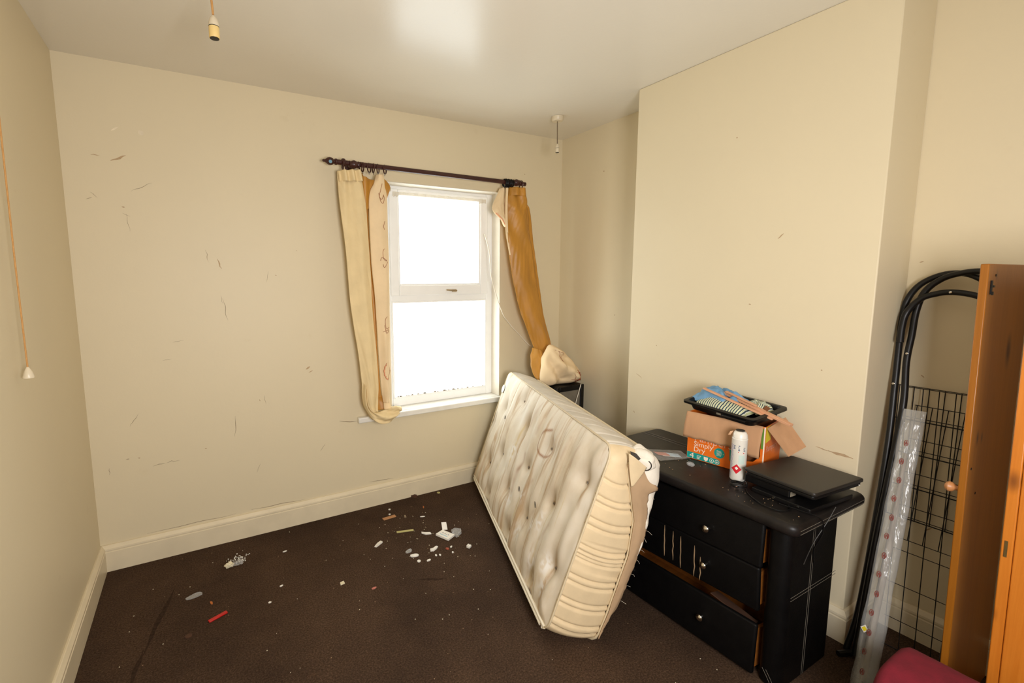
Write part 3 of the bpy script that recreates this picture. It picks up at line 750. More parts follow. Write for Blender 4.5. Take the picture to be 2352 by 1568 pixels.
def segd(p, pts):
    best = 9; bi = 0
    for k in range(len(pts)-1):
        a = Vector(pts[k]); b = Vector(pts[k+1]); ab = b-a
        t = max(0, min(1, (p-a).dot(ab)/max(ab.length_squared, 1e-9))); d = (p-a-ab*t).length
        if d < best: best = d; bi = k
    return best, bi
lin_st = [[(.715, .46), (.705, .42), (.73, .36), (.735, .30), (.72, .25)], [(1.035, .64), (1.06, .55), (1.07, .44)], [(.52, .40), (.56, .33), (.6, .22)], [(.93, .70), (.96, .62)], [(.30, .70), (.31, .6)], [(.22, .33), (.26, .24)], [(.73, .75), (.76, .66), (.77, .56)], [(.4, .3), (.47, .17)], [(.20, .72), (.215, .60)], [(.62, .74), (.65, .6)]]
white_st = [(.58, .30), (.37, .24), (.30, .30), (.15, .19), (.72, .20), (.5, .13), (.86, .42), (.27, .13), (.12, .10)]
cols = []
for (a, u) in AU:
    p = Vector((a, u)); R_ = G_ = B_ = 0
    d, k = segd(p, ring)
    if d < .03:
        w = .0065+.003*nz(k*.9, 1); R_ = max(R_, (.85-.35*(k > 8))*math.exp(-(d/w)**2))
    for q, st in enumerate(lin_st):
        d, k = segd(p, st)
        if d < .06: R_ = max(R_, (.62 if q == 0 else .34)*math.exp(-(d/(.012 if q == 0 else .009))**2)*(.6+.6*nz(a*30, u*20)))
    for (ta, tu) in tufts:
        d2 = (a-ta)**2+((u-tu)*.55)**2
        G_ = max(G_, .34*math.exp(-d2/.0022)*min(1, max(0, (u-tu+.03)/.03))+.10*math.exp(-d2/.008))  # grey-brown tone round each tuft, stronger above it
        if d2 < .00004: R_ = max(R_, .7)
    for (ta, tu) in white_st:
        d2 = (a-ta)**2+((u-tu)*.7)**2
        B_ = max(B_, math.exp(-d2/.0009)*(1 if nz(a*60, u*40, 3) > .0 else .1))
    G_ = max(G_, .2*max(0, nz(a*3.1, u*2.3, 9)))
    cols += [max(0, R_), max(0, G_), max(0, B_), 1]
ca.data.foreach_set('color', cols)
# side band with quilting
def perim(n, r=.055):
    pts = []
    L1, L2 = ML_-2*r, MW-2*r; arc = math.pi*r/2; tot = 2*(L1+L2)+4*arc
    for i in range(n):
        s = i/n*tot
        for (kind, ln, ox, oy, dx, dy, a0) in (('l', L1, r, 0, 1, 0, 0), ('a', arc, ML_-r, r, 0, 0, -90), ('l', L2, ML_, r, 0, 1, 0), ('a', arc, ML_-r, MW-r, 0, 0, 0), ('l', L1, ML_-r, MW, -1, 0, 0), ('a', arc, r, MW-r, 0, 0, 90), ('l', L2, 0, MW-r, 0, -1, 0), ('a', arc, r, r, 0, 0, 180)):
            if s <= ln or (kind == 'a' and a0 == 180):
                if kind == 'l':
                    nx, ny = dy, -dx; pts.append((ox+dx*s, oy+dy*s, nx, ny))
                else:
                    t = math.radians(a0)+s/r; pts.append((ox+math.cos(t)*r, oy+math.sin(t)*r, math.cos(t), math.sin(t)))
                break
            s -= ln
    return pts
NP = 900
SEAM = [(-.1, .2), (.0, .21), (.14, .214), (.278, .212), (.39, .211), (.526, .183), (.65, .118), (.771, .055), (.9, .05)]
def pw(tab, x):
    for (x0, y0), (x1, y1) in zip(tab, tab[1:]):
        if x <= x1: return y0+(y1-y0)*(x-x0)/(x1-x0)
    return tab[-1][1]
def nmax(u, na): 
    w = max(0, -na)**1.5
    return lerp(MT, pw(SEAM, u), w)
PER = perim(NP)
seams = [.045, .075, .14, .165, .235, .262, .33, .345, .362, .385, .465, .495, .56, .585, .655]
def groove(q, c, w): return math.exp(-((q-c)/w)**2)
bd = MB()
NB = 22
for i, (a, u, na, nu_) in enumerate(PER):
    for j in range(NB+1):
        t = j/NB; n = t*nmax(u, na)
        puff = .016*math.sin(math.pi*t)**.6
        if na < -.5:
            cut = sum(groove(u+.012*math.sin(t*3), c, .0045) for c in seams)
            puff -= .010*min(cut, 1)
            puff += .004*math.sin(u*55+t*2)*(.28 < u < .40)
        elif nu_ > .5:
            puff -= .005*groove((a*9) % 1, .5, .06)
            puff += .004*nz(a*9, t*3)
        bd.v.append(mw(a+na*puff, u+nu_*puff, n))
for i in range(NP):
    i2 = (i+1) % NP
    for j in range(NB):
        bd._f([i*(NB+1)+j, i2*(NB+1)+j, i2*(NB+1)+j+1, i*(NB+1)+j+1], 0 if (PER[i][2] < -.3 or PER[i][3] < -.5) else 1)  # grimy top and far band paler, window light put into its colour
obj('border', bd, [m_border, simple('lit_grimy_ticking', (222, 214, 200), .7, var=.12, scale=9)], mt, smooth='all')
bk = MB()
for i in range(41):
    for j in range(21):
        a, u = rr_clamp(i/40*ML_, j/20*MW); e_ = min(a, ML_-a, u, MW-u)
        bk.v.append(mw(a, u, MT+.012*(1-math.exp(-e_/.05))+(.045*math.sin(math.pi*u/MW)*math.exp(-a/.06))))
for i in range(40):
    for j in range(20):
        bk._f([i*21+j, (i+1)*21+j, (i+1)*21+j+1, i*21+j+1])
obj('back_panel', bk, m_tan, mt, smooth='all')
obj('piping', MB().tube([mw(a+na*.002, u+nu_*.002, .001) for (a, u, na, nu_) in PER[::4]], .0042, 8, closed=True), m_piping2, mt, smooth=True)
low = [(a, u, na, nu_) for (a, u, na, nu_) in PER[::4] if nu_ < -.6]
obj('piping', MB().tube([mw(a, u-.004, -.002) for (a, u, na, nu_) in low], .0068, 8), m_piping, mt, smooth=True)
obj('piping', MB().tube([mw(a+na*.006, u+nu_*.006, nmax(u, na)) for (a, u, na, nu_) in PER[::4]], .0055, 8, closed=True), m_piping2, mt, smooth=True)
for (ta, tu) in tufts[:13]:
    mb = MB(); c = face_n(ta, tu)
    for k in range(5):
        ang = k*1.3; mb.box((-.006, -.0012, -.001), (.006, .0012, .0012), 0, Matrix.Translation(mw(ta, tu, c-.004)) @ Matrix((av, uvv, nv)).transposed().to_4x4() @ Matrix.Rotation(ang, 4, 'Z'))
    obj('tuft', mb, simple('grey_tuft_thread', (150, 138, 122), .9), mt)
lab = MB(); lab.lathe([(.028, 0), (.028, .0012)], 24, Matrix((av, uvv, nv)).transposed(), mw(1.43, .655, face_n(1.43, .655)-.006))
obj('care_label', lab, simple('pale_green_label', (214, 222, 206), .6, var=.08, scale=60), mt, label='round pale green label')
# dark holes in the ticking and dark stains along the top edge
for (a, u, l, w) in ((1.06, .325, .025, .006), (1.39, .438, .014, .008), (.40, .33, .012, .003), (1.19, .52, .008, .004), (.63, .30, .010, .005)):
    hl = MB().prism([mw(a+x*l, u+y*w+x*.01, face_n(a, u)-.004) for x, y in ((-1, 0), (-.3, 1), (.5, .7), (1, 0), (.2, -.8))], nv*.003)
    obj('tear', hl, simple('dark_tear', (62, 56, 50), .9), mt)
# torn end: tan flap along the split seam, wadding pushed out behind it, a bare spring
FLR = [(.035, .216), (.085, .222), (.182, .249), (.361, .255), (.448, .255), (.51, .247), (.597, .217), (.641, .204), (.666, .24), (.70, .185), (.733, .143)]
fl = MB()
def flfn(s, t):
    u = lerp(.035, .733, s); l = pw(SEAM, u)-.004; r = pw(FLR, u)+.004*nz(s*40, 2)
    return mw(-.016+.006*math.sin(math.pi*t)*-1+.012*t+.003*nz(s*9, t*3), u+.008*t*nz(s*30, 5), lerp(l, r, t))
fl.grid(flfn, 90, 10)
obj('torn_flap', fl, m_tan, mt, smooth='all', solid=.003, label='torn tan cloth flap at the near end')
WDR = [(.33, .252), (.361, .257), (.439, .262), (.505, .263), (.662, .258), (.728, .243), (.781, .232), (.81, .18)]
wd = MB()
def wadfn(s, t):
    u = lerp(.33, .808, s); r = pw(WDR, u); l = min(pw(SEAM, min(u, .77))+.03, r-.01)
    th_ = 2*math.pi*t; c = (l+r)/2; h = (r-l)/2; k = 1+.05*nz(s*9, math.cos(th_)*1.4, math.sin(th_)*1.4)
    taper = min(1, (1-s)/.10)**.5 if s > .9 else 1
    return mw(.05-.058*math.cos(th_)*k*taper+.012*nz(s*7, 3), u-.02*(1-math.cos(th_))*.5*(s > .85), c+math.sin(th_)*h*k*(.3+.7*taper))
wd.grid(wadfn, 60, 30)
obj('wadding', wd, m_wad, mt, smooth='all', label='white wadding bursting from the torn end')
lump = MB()
def lumpfn(s, t):
    th_ = 2*math.pi*s; ph = math.pi*(t-.5)
    d = Vector((math.cos(ph)*math.cos(th_), math.cos(ph)*math.sin(th_), math.sin(ph)))
    k = 1+.16*nz(d.x*2+1, d.y*2, d.z*2)-.08*abs(nz(d.x*4, d.y*4, d.z*4))
    return mw(.035+d.x*.06*k, .755+d.y*.045*k, .15+d.z*.055*k)
lump.grid(lumpfn, 40, 26, closed_u=True)
obj('wadding', lump, m_wad, mt, smooth='all')
fl2 = MB()
CF = [[(.775, .055), (.766, .085), (.742, .145)], [(.72, .078), (.715, .108), (.715, .138)], [(.655, .112), (.655, .114), (.66, .118)]]
def cffn(s, t):
    rows = [catmull([(*q, 0) for q in r], t) for r in CF]; p = catmull(rows, s)
    return mw(-.022-.008*math.sin(math.pi*t)*(1-s), p.x, p.y)
fl2.grid(cffn, 14, 12)
obj('torn_flap', fl2, m_border, mt, smooth='all', solid=.004, label='torn cream corner of the border')
dh = MB(); dh.prism([mw(-.024, u, n) for u, n in ((.784, .058), (.782, .085), (.768, .108), (.752, .098), (.768, .07))], av*.003)
obj('tear', dh, simple('dark_tear', (62, 56, 50), .9), mt)
spg = MB().tube([mw(-.026, .748+.02*math.cos(.3+i/10*2.6), .135+.025*math.sin(.3+i/10*2.6)) for i in range(11)], .0018, 6)
obj('spring', spg, m_wire, mt, smooth=True, label='bare black spring wire')
fr_ = MB()
for k in range(9):
    u = lerp(.2, .62, k/8)+random.uniform(-.02, .02); b0 = mw(.0, u, pw(FLR, u)); d = (nv*.02+Vector((random.uniform(-.01, .01), random.uniform(-.01, .01), random.uniform(-.012, .006))))
    fr_.tube([b0-nv*.012, b0, b0+d*random.uniform(.3, .9), b0+d*1.0-Vector((0, 0, .006))], .0005, 4)
obj('loose_thread', fr_, m_piping, mt, kind='stuff')

# ------------------------------------------------------------------ black chest of drawers
ch = thing('chest_of_drawers', 'battered black leatherette chest of drawers with pulled-out drawers by the chimney breast', 'chest of drawers', (1.87, 1.18, 0))
cx0, cx1, cy0, cy1 = 1.69, 2.04, .745, 1.60
def rslab(x0, x1, y0, y1, z0, z1, rad, roll, nb=8):
    """slab with rounded plan corners and rolled edges"""
    mb = MB(); outline = []
    for (cx, cy, a0) in ((x1-rad, y1-rad, 0), (x0+rad, y1-rad, 90), (x0+rad, y0+rad, 180), (x1-rad, y0+rad, 270)):
        for k in range(nb+1):
            a = math.radians(a0+90*k/nb); outline.append((cx+rad*math.cos(a), cy+rad*math.sin(a), math.cos(a), math.sin(a)))
    n = len(outline); rows = []
    for k in range(6): 
        a = math.pi/2*k/5; rows.append((-roll*(1-math.sin(a)), z0+roll*(1-math.cos(a))))
    for k in range(6):
        a = math.pi/2*k/5; rows.append((-roll*(1-math.cos(a)), z1-roll*(1-math.sin(a))))
    for off, z in rows:
        for (x, y, nx, ny) in outline: mb.v.append(Vector((x+nx*off, y+ny*off, z)))
    for i in range(len(rows)-1):
        for j in range(n): mb._f([i*n+j, i*n+(j+1) % n, (i+1)*n+(j+1) % n, (i+1)*n+j])
    mb._f(list(range(n))[::-1]); mb._f([(len(rows)-1)*n+j for j in range(n)])
    return mb
obj('side_panel', rslab(cx0, cx1, cy0, cy0+.075, .004, .588, .034, .006), m_black, ch, smooth=True)
obj('side_panel', rslab(cx0, cx1, cy1-.075, cy1, .004, .588, .034, .006), m_black, ch, smooth=True)
bkp = MB().box((cx1-.02, cy0+.076, .02), (cx1-.002, cy1-.076, .588)); bkp.box((cx0+.06, cy0+.076, .02), (cx1-.021, cy1-.076, .035)); 
obj('back_board', bkp, m_inner, ch)
obj('drawer_rail', MB().box((cx0+.04, cy0+.076, .566), (cx0+.09, cy1-.076, .587)), m_black, ch)
top = obj('top', rslab(1.66, 2.165, .715, 1.625, .589, .632, .035, .018), m_chesttop, ch, smooth=True)
st = MB()
for zz in (.604, .616):
    st.tube([(1.682, .7148, zz), (1.95, .7148, zz), (2.135, .7148, zz)], .0009, 5)
st.tube([(2.02, .735, .6325), (2.02, 1.60, .6325)], .0012, 5)
st.tube([(2.045, .735, .6325), (2.045, 1.60, .6325)], .0012, 5)
obj('stitching', st, m_stitch, top, label='pale double stitching')
ss = MB()
for dz in (0, .012):
    arc = [(1.692+.034*(1-math.cos(a_)), .7448+.034*(1-math.sin(a_)), .335+dz) for a_ in (0.05, .35, .7, 1.1, 1.57)]
    ss.tube(arc+[(1.85, .7445, .336+dz), (2.035, .7445, .338+dz)], .0008, 5)
    ss.tube([(1.842+dz, .7445, .008), (1.842+dz, .7445, .586)], .0007, 5)
obj('stitching', ss, m_stitch, ch, label='pale double stitching')
st3 = MB()
for d_ in (0, .012): st3.tube([(1.6895, .80-d_, .06), (1.6885, .785-d_, .04), (1.689, .765-d_, .006)], .0008, 5)
obj('stitching', st3, m_stitch, ch)
# drawers: fronts lean out; each has an orange wooden tray behind
def drawer(z0, z1, x, tilt, droop, knob_z, depth):
    d = thing_child('drawer', ch)
    y0, y1 = cy0+.078, cy1-.078; h = z1-z0
    R = Matrix.Translation((x, y0, z0)) @ Matrix.Rotation(droop, 4, 'X') @ Matrix.Rotation(-tilt, 4, 'Y')
    mb = rslab(0, .02, 0, y1-y0, 0, h, .009, .008, 4)
    mb.v = [R @ v for v in mb.v]
    f = obj('drawer_front', mb, m_black, d, smooth=True)
    tr = MB(); yy0, yy1 = .012, y1-y0-.012
    tr.box((.021, yy0, .01), (depth, yy0+.012, h-.03), 0, R); tr.box((.021, yy1-.012, .01), (depth, yy1, h-.03), 0, R)
    tr.box((.021, yy0+.012, .01), (depth, yy1-.012, .016), 0, R); tr.box((depth-.012, yy0+.012, .016), (depth, yy1-.012, h-.03), 0, R)
    obj('drawer_tray', tr, m_inner, d)
    for ky in (1.02, 1.37):
        kb = MB().lathe([(.006, 0), (.006, .008), (.0125, .012), (.0135, .018), (.010, .0225), (.003, .0245)], 16, Matrix(((0, 0, -1), (0, 1, 0), (1, 0, 0))), R @ Vector((-.0005, ky-y0, knob_z-z0)))
        obj('knob', kb, m_chrome, d, smooth=True, label='round chrome knob')
    return d, R
def thing_child(name, parent):
    o = bpy.data.objects.new(name, None); COL.objects.link(o); o.parent = parent; BASE[o] = BASE[parent]; return o
d1, _ = drawer(.424, .585, 1.676, -.11, -.035, .486, .30)
d2, R2 = drawer(.258, .421, 1.681, .0, -.035, .335, .30)
d3, R3 = drawer(.020, .205, 1.668, -.10, -.02, .115, .30)
tears = MB()
for (y, za, zb) in ((1.205, .42, .285), (1.165, .41, .285), (1.13, .405, .27), (1.07, .395, .265), (1.045, .36, .262)):
    yl = y-.828; w_ = .0035
    tears.v += []
    pts = [R2 @ Vector((-.0012, yl+.004*nz(k, y*9), lerp(za, zb, k/6)-.262)) for k in range(7)]
    tears.tube(pts, [.0008]+[.0032*(1+.4*nz(k, y*7)) for k in range(5)]+[.0008], 5, flat=.35)
obj('torn_strip', tears, m_tear, d2, label='torn strips baring the fibre backing')
pl = MB(); pl.box((0, 0, 0), (.05, .16, .004), 0, Matrix.Translation((1.715, .86, .172)) @ Matrix.Rotation(.2, 4, 'Y') @ Matrix.Rotation(.15, 4, 'X'))
tag(obj('card_piece', pl, m_dark), 'dark brown board piece lying in the open bottom drawer', 'card')

# ------------------------------------------------------------------ nappy box on the chest
ZT = .6335
bs = Vector((.17464, -.98463, 0)); bn = Vector((-.98463, -.17464, 0)); bz = Vector((0, 0, 1))  # along front, outward, up
BO = Vector((1.9085, 1.277, ZT)); BL, BH, BDp = .300, .212, .185
def bp_(s, d, z): return BO+bs*s-bn*d+bz*z          # d = depth into the box
box = thing('cardboard_box', 'opened orange nappy box holding a black tray, on the chest', 'box', tuple(BO))
def bquad(pts, th, mat, name, **k):
    """panel from four (s,d,z) corners with thickness"""
    P = [bp_(*p) for p in pts]; n = (P[1]-P[0]).cross(P[3]-P[0]).normalized()*th
    return obj(name, MB().prism(P, n), mat, box, **k)
t_ = .003
# front panel with a torn hole at its right end (polygon)
fpoly = [(0, 0), (BL, 0), (BL, BH), (.285, BH), (.285, .085), (.262, .058), (.236, .052), (.228, .035), (.214, .03), (.208, .06), (.206, BH), (0, BH)]
front = obj('front_panel', MB().prism([bp_(s, 0, z) for s, z in fpoly], -bn*t_), m_orange, box)
obj('side_panel', MB().prism([bp_(BL, t_, 0), bp_(BL, BDp, 0), bp_(BL, BDp, BH), bp_(BL, t_, BH)], bs*-t_), m_orange, box)
obj('side_panel', MB().prism([bp_(0, t_, 0), bp_(0, BDp, 0), bp_(0, BDp, BH), bp_(0, t_, BH)], bs*t_), m_orange, box)
obj('back_panel', MB().prism([bp_(t_, BDp, 0), bp_(BL-t_, BDp, 0), bp_(BL-t_, BDp, BH), bp_(t_, BDp, BH)], bn*t_), m_boxin, box)
obj('base_panel', MB().prism([bp_(t_, t_, 0), bp_(BL-t_, t_, 0), bp_(BL-t_, BDp-t_, 0), bp_(t_, BDp-t_, 0)], (0, 0, .003)), m_boxin, box)
obj('inner_divider', MB().prism([bp_(.2, .05, .004), bp_(.294, .05, .004), bp_(.294, .05, .12), bp_(.2, .05, .1)], bn*t_), m_boxin, box)
# front flap folded down over the print (plain side out)
flp = MB(); g = lambda s, t: bp_(lerp(-.006-.008*t, .292-.006*t, s), -.004-.010*math.sin(t*2.4)-.004*t, BH+.002-t*(.115+.006*nz(s*9, 2)+(.018 if s > .78 else 0)*min(1, (s-.78)*8)))
flp.grid(g, 30, 10)
obj('flap', flp, m_card, box, smooth='all', solid=.003, label='plain brown front flap hanging down')
ff = [bp_(BL+.004, .005, BH-.004), bp_(BL+.022, BDp*.80, BH+.018), bp_(BL+.10, BDp*.78, BH-.085), bp_(BL+.075, .03, BH-.105)]
nrm = (ff[1]-ff[0]).cross(ff[3]-ff[0]).normalized()
obj('flap', MB().prism(ff, nrm*.003), m_card, box, label='plain brown side flap hanging outwards')
# printing on the front
def ft(txt, size, s, z, mat, name='lettering', sx=1.0, shear=-.10):
    mb = text_mb(txt, size, bp_(s, 0, z), bs*sx+bz*shear*0, bz, bn)
    return obj(name, mb, mat, front, label='printed word '+txt if len(txt) > 1 else 'printed numeral '+txt)
ft('Pampers', .046, .028, .085, m_pinkprint, sx=.98)
ft('Simply', .031, .028, .062, m_print)
ft('Dry', .031, .028, .037, m_print)
ft('4', .034, .012, .004, m_print, sx=1.2)
def flatpoly(pts, mat, name, lift=.0004, parent=None, label=None, mb=None):
    m = MB()
    m.prism([bp_(s, -lift, z) for s, z in pts], bn*.0002)
    return obj('printed_icon' if mb else name, m, m_print if mb else mat, parent or front, label=label)
band = [(.001, .002), (.128, .002)]+[(.128+.0125*math.sin(a_), .0145-.0125*math.cos(a_)) for a_ in (.5, 1.0, 1.57, 2.1, 2.6)]+[(.128, .027), (.001, .030)]
flatpoly(band, m_teal, 'teal_band', .0002)
flatpoly([(.135+.021*math.cos(i*math.pi/12), .056+.022*math.sin(i*math.pi/12)) for i in range(24)], m_teal, 'roundel', .0003)
flatpoly([(.172, .115), (.181, .115), (.183, .05), (.196, .012), (.206, .008), (.206, .002), (.19, .01), (.176, .04)], m_teal, 'teal_curve', .0003)
ico = True
for (cx_, kd) in ((.082, 's'), (.106, 'c'), (.128, 'c')):
    if kd == 's':
        flatpoly([(cx_-.009, .023), (cx_+.009, .023), (cx_+.008, .011), (cx_, .004), (cx_-.008, .011)], None, '', .0007, mb=ico)
    else:
        rg = MB()
        for k in range(20):
            a0, a1 = k*math.pi/10, (k+1)*math.pi/10; b = len(rg.v)
            for rr_, ry_ in ((.009, .0095), (.0072, .0077)):
                for aa in (a0, a1): rg.v.append(bp_(cx_+rr_*math.cos(aa), -.0007, .0145+ry_*math.sin(aa)))
            rg._f([b, b+1, b+3, b+2])
        obj('printed_icon', rg, m_print, front)
        flatpoly([(cx_-.004, .011), (cx_+.004, .011), (cx_, .019)], None, '', .0007, mb=ico)
for k in range(3): flatpoly([(.044, .021-k*.006), (.062-.003*k, .021-k*.006), (.062-.003*k, .0185-k*.006), (.044, .0185-k*.006)], None, '', .0007, mb=ico)
for k in range(5): flatpoly([(.124, .066-k*.005), (.146-.002*abs(k-2), .066-k*.005), (.146-.002*abs(k-2), .0645-k*.005), (.124, .0645-k*.005)], None, '', .0007, mb=ico)
flatpoly([(.150, .057), (.153, .057), (.1515, .053)], m_yellow, 'printed_star', .0008)
# printing at the torn right end
flatpoly([(.2865, .205), (.2865, .12), (.294, .12), (.294, .205)], m_green, 'green_print')
flatpoly([(.286, .06), (.293, .06), (.294, .035), (.287, .035)], m_bluep, 'blue_print')
flatpoly([(.2945, BH-.001), (.2945, .001), (.2995, .001), (.2995, BH-.001)], m_print, 'white_edge')
# yellow panel and lettering on the right side
def sp_(d, z, l=.0005): return BO+bs*(BL+l)-bn*d+bz*z
obj('yellow_panel', MB().prism([sp_(.003, BH-.002), sp_(.06, BH-.002), sp_(.06, .15), sp_(.003, .145)], bs*.0002), m_yellow, box)
sm = text_mb('Pampers', .036, sp_(.012, .105), -bn, bz, bs); obj('lettering', sm, m_pinkprint, box, label='printed word Pampers on the side')
yb_ = text_mb('r', .05, bp_(.21, -.024, .1), bs, bz, bn)
obj('yellow_scrap', yb_, m_yellow, box)

# ------------------------------------------------------------------ tray on the box with cloths and sticks
ZB = ZT+BH+.004
ta_ = Vector((1.913, 1.315, .874)); tb_ = Vector((1.882, .989, .868)); td_ = Vector((2.117, 1.275, .903))
tx = (tb_-ta_).normalized(); ty = (td_-ta_); ty = (ty-tx*ty.dot(tx)).normalized(); tz = tx.cross(ty)
if tz.z < 0: tz = -tz
TLn, TWd = .328, .212
def tp(s, d, z): return ta_+tx*s+ty*d+tz*z
tray = thing('tray', 'shallow black tray with a flared rim lying on the orange box', 'tray', tuple(ta_))
tm = MB()
rim = [(0, 0.016, 0), (.02, .017, 0), (.024, .012, 1), (.04, -.012, 1), (.043, -.018, 1)]
def ringpts(inset, z, r=.02):
    out = []
    for (cx_, cy_, a0) in ((TLn-r-inset, TWd-r-inset, 0), (r+inset, TWd-r-inset, 90), (r+inset, r+inset, 180), (TLn-r-inset, r+inset, 270)):
        for k in range(6):
            a_ = math.radians(a0+90*k/5); out.append(tp(cx_+r*math.cos(a_), cy_+r*math.sin(a_), z))
    return out
rings = [(0, .006), (0, .013), (.012, .014), (.015, .010), (.024, -.024), (.034, -.029)]
for ins, z in rings: tm.v += ringpts(ins, z)
nr = len(ringpts(0, 0))
for i in range(len(rings)-1):
    for j in range(nr): tm._f([i*nr+j, i*nr+(j+1) % nr, (i+1)*nr+(j+1) % nr, (i+1)*nr+j])
tm._f([(len(rings)-1)*nr+j for j in range(nr)])
obj('tray_body', tm, m_blackpl, tray, smooth=True, solid=.003, off=1)
obj('tray_lip', MB().box((0, 0, 0), (.10, .03, .004), 0, Matrix.Translation(tp(.20, -.012, .002)) @ Matrix((tx, ty, tz)).transposed().to_4x4() @ Matrix.Rotation(.12, 4, 'X')), m_blackpl, tray, bevel=.004)
obj('sticker', MB().box((0, 0, 0), (.02, .0012, .016), 0, Matrix.Translation(tp(.17, -.0015, -.003)) @ Matrix((tx, ty, tz)).transposed().to_4x4()), m_grey, tray, label='small grey sticker')
def cloth_pad(L_, D_, hh, amp, seed):
    mb = MB(); uvs = []
    nu, nv_ = 48, 30
    for i in range(nu+1):
        for j in range(nv_+1):
            s, t = i/nu, j/nv_; x = (s-.5)*2; y = (t-.5)*2
            k = max(0, 1-abs(x)**3.2)**.5*max(0, 1-abs(y)**3)**.5
            z = hh*k*(1+amp*nz(s*4, t*4, seed))
            mb.v.append(Vector((s*L_+.01*nz(s*3, t*3, seed+5), t*D_+.012*nz(s*5, 2, seed), z)))
            uvs.append((s, t))
    for i in range(nu):
        for j in range(nv_): mb._f([i*(nv_+1)+j, (i+1)*(nv_+1)+j, (i+1)*(nv_+1)+j+1, i*(nv_+1)+j+1])
    return mb, uvs
def set_uv(o, uvs):
    l = o.data.uv_layers.new(name='UVMap'); idx = [0]*len(o.data.loops); o.data.loops.foreach_get('vertex_index', idx)
    fl_ = []
    for v in idx: fl_ += uvs[v]
    l.data.foreach_set('uv', fl_)
mbp, uvs = cloth_pad(.215, .13, .040, .25, 1.0)
TM = Matrix.Translation(tp(.036, .026, -.008)) @ Matrix((tx, ty, tz)).transposed().to_4x4()
mbp.v = [TM @ v for v in mbp.v]
pil = tag(obj('striped_cloth', mbp, m_stripe, smooth='all'), 'folded white cloth with grey and yellow stripes lying in the black tray', 'cloth')
set_uv(pil, uvs)
mbp2, uvs2 = cloth_pad(.085, .07, .042, .3, 6.0)
TM3 = Matrix.Translation(tp(.205, .115, -.008)) @ Matrix((tx, ty, tz)).transposed().to_4x4()
mbp2.v = [TM3 @ v for v in mbp2.v]
pil2 = tag(obj('striped_cloth', mbp2, m_stripe, smooth='all'), 'end of striped cloth behind the wooden sticks in the black tray', 'cloth'); set_uv(pil2, uvs2)
bl = MB(); 
def bluefn(s, t):
    x = (s-.5)*2; y = (t-.5)*2
    k = max(0, 1-abs(x)**2.4)**.5*max(0, 1-abs(y)**2.6)**.5
    z = .056*k*(1+.5*nz(s*3.2, t*3.2, 2))+.013*k*math.sin(s*12+t*9+4*nz(s*2.5, t*2.5))-.012*k*abs(nz(s*7, t*5, 8))
    return tp(-.004+s*.215, .055+t*.13, .006+z-.012*s)
bl.grid(bluefn, 60, 40)
tag(obj('blue_cloth', bl, m_blue, smooth='all'), 'crumpled light blue cloth heaped at the left end of the tray', 'cloth')
obj_b = MB().prism([tp(.28, .10, .004), tp(.31, .085, .012), tp(.315, .12, .03), tp(.285, .14, .028)], tz*.003)
tag(obj('card_piece', obj_b, m_boxin), 'small brown card scrap in the right end of the black tray', 'card')
def stick(p0, p1, w, h, label, cut=0):
    p0, p1 = Vector(p0), Vector(p1); d = (p1-p0).normalized(); s = d.cross(Vector((0, 0, 1))).normalized(); u = s.cross(d)
    mb = MB(); mb.prism([p0-s*w/2-u*h/2, p0+s*w/2-u*h/2, p0+s*w/2+u*h/2+d*cut, p0-s*w/2+u*h/2+d*cut], p1-p0)
    return tag(obj('wood_strip', mb, m_stick, bevel=.001), label, 'wood strip', 'wood strips on the tray')
stick((1.955, 1.246, .952), (1.963, .961, .884), .014, .007, 'wood strip with its end furthest left, lying over the blue cloth')
stick((2.016, 1.188, .937), (1.955, .892, .880), .020, .010, 'longest wood strip, its near end overhanging the tray towards the side flap')
stick((2.000, 1.172, .947), (1.972, 1.03, .921), .012, .006, 'short split wood strip lying on top of the longest strip')

# ------------------------------------------------------------------ aerosol can
can = thing('aerosol_can', 'white aerosol can without its cap, in front of the orange box', 'can', (1.868, 1.028, ZT))
CR = .0275
cz0 = ZT+.0005
obj('can_body', MB().lathe([(CR*.93, 0), (CR, .004), (CR, .166), (CR*1.02, .168), (CR*1.02, .171), (CR*.98, .173)], 36, None, (1.868, 1.028, cz0)), m_can, can, smooth=True)
obj('can_shoulder', MB().lathe([(CR*.98, .1735), (CR*.93, .186), (CR*.76, .196), (CR*.6, .199)], 36, None, (1.868, 1.028, cz0)), m_can, can, smooth=True)
vl = MB().lathe([(CR*.55, .1995), (CR*.58, .203), (CR*.46, .204)], 30, None, (1.868, 1.028, cz0))
obj('valve_cup', vl, simple('grey_metal', (130, 124, 114), .35, .8, bump=0), can, smooth=True)
cam_dir = math.atan2(-1.028, -1.868)
def cpatch(a0, a1, z0, z1, lift=.0004, n=6):
    mb = MB()
    mb.grid(lambda s, t: (1.868+(CR+lift)*math.cos(lerp(a0, a1, s)), 1.028+(CR+lift)*math.sin(lerp(a0, a1, s)), cz0+lerp(z0, z1, t)), n, 1)
    return mb
def ca_(x): return cam_dir+math.asin(max(-.98, min(.98, x)))       # x: -1 left .. 1 right as seen
pr_l = MB(); pr_n = MB(); pr_m = MB(); pr_r = MB()
for k in range(26):
    z = .03+k*.0052; w = random.uniform(.25, .42)
    if k < 2 or k > 22: continue
    pr_l = merge(pr_l, cpatch(ca_(-.95), ca_(-.95+w*.8), z, z+.0022))
for k in range(6): pr_l = merge(pr_l, cpatch(ca_(-.97), ca_(-.8), .012+k*.004, .0135+k*.004))
for (x0, zz, s_) in ((-.65, .13, .016), (-.1, .125, .024), (.52, .125, .016)):
    for k in range(4):
        q = s_/4*k; pr_n = merge(pr_n, cpatch(ca_(x0+.02*(k % 2)), ca_(x0+.20-.05*(k % 3)), zz+q, zz+q+s_*.16))
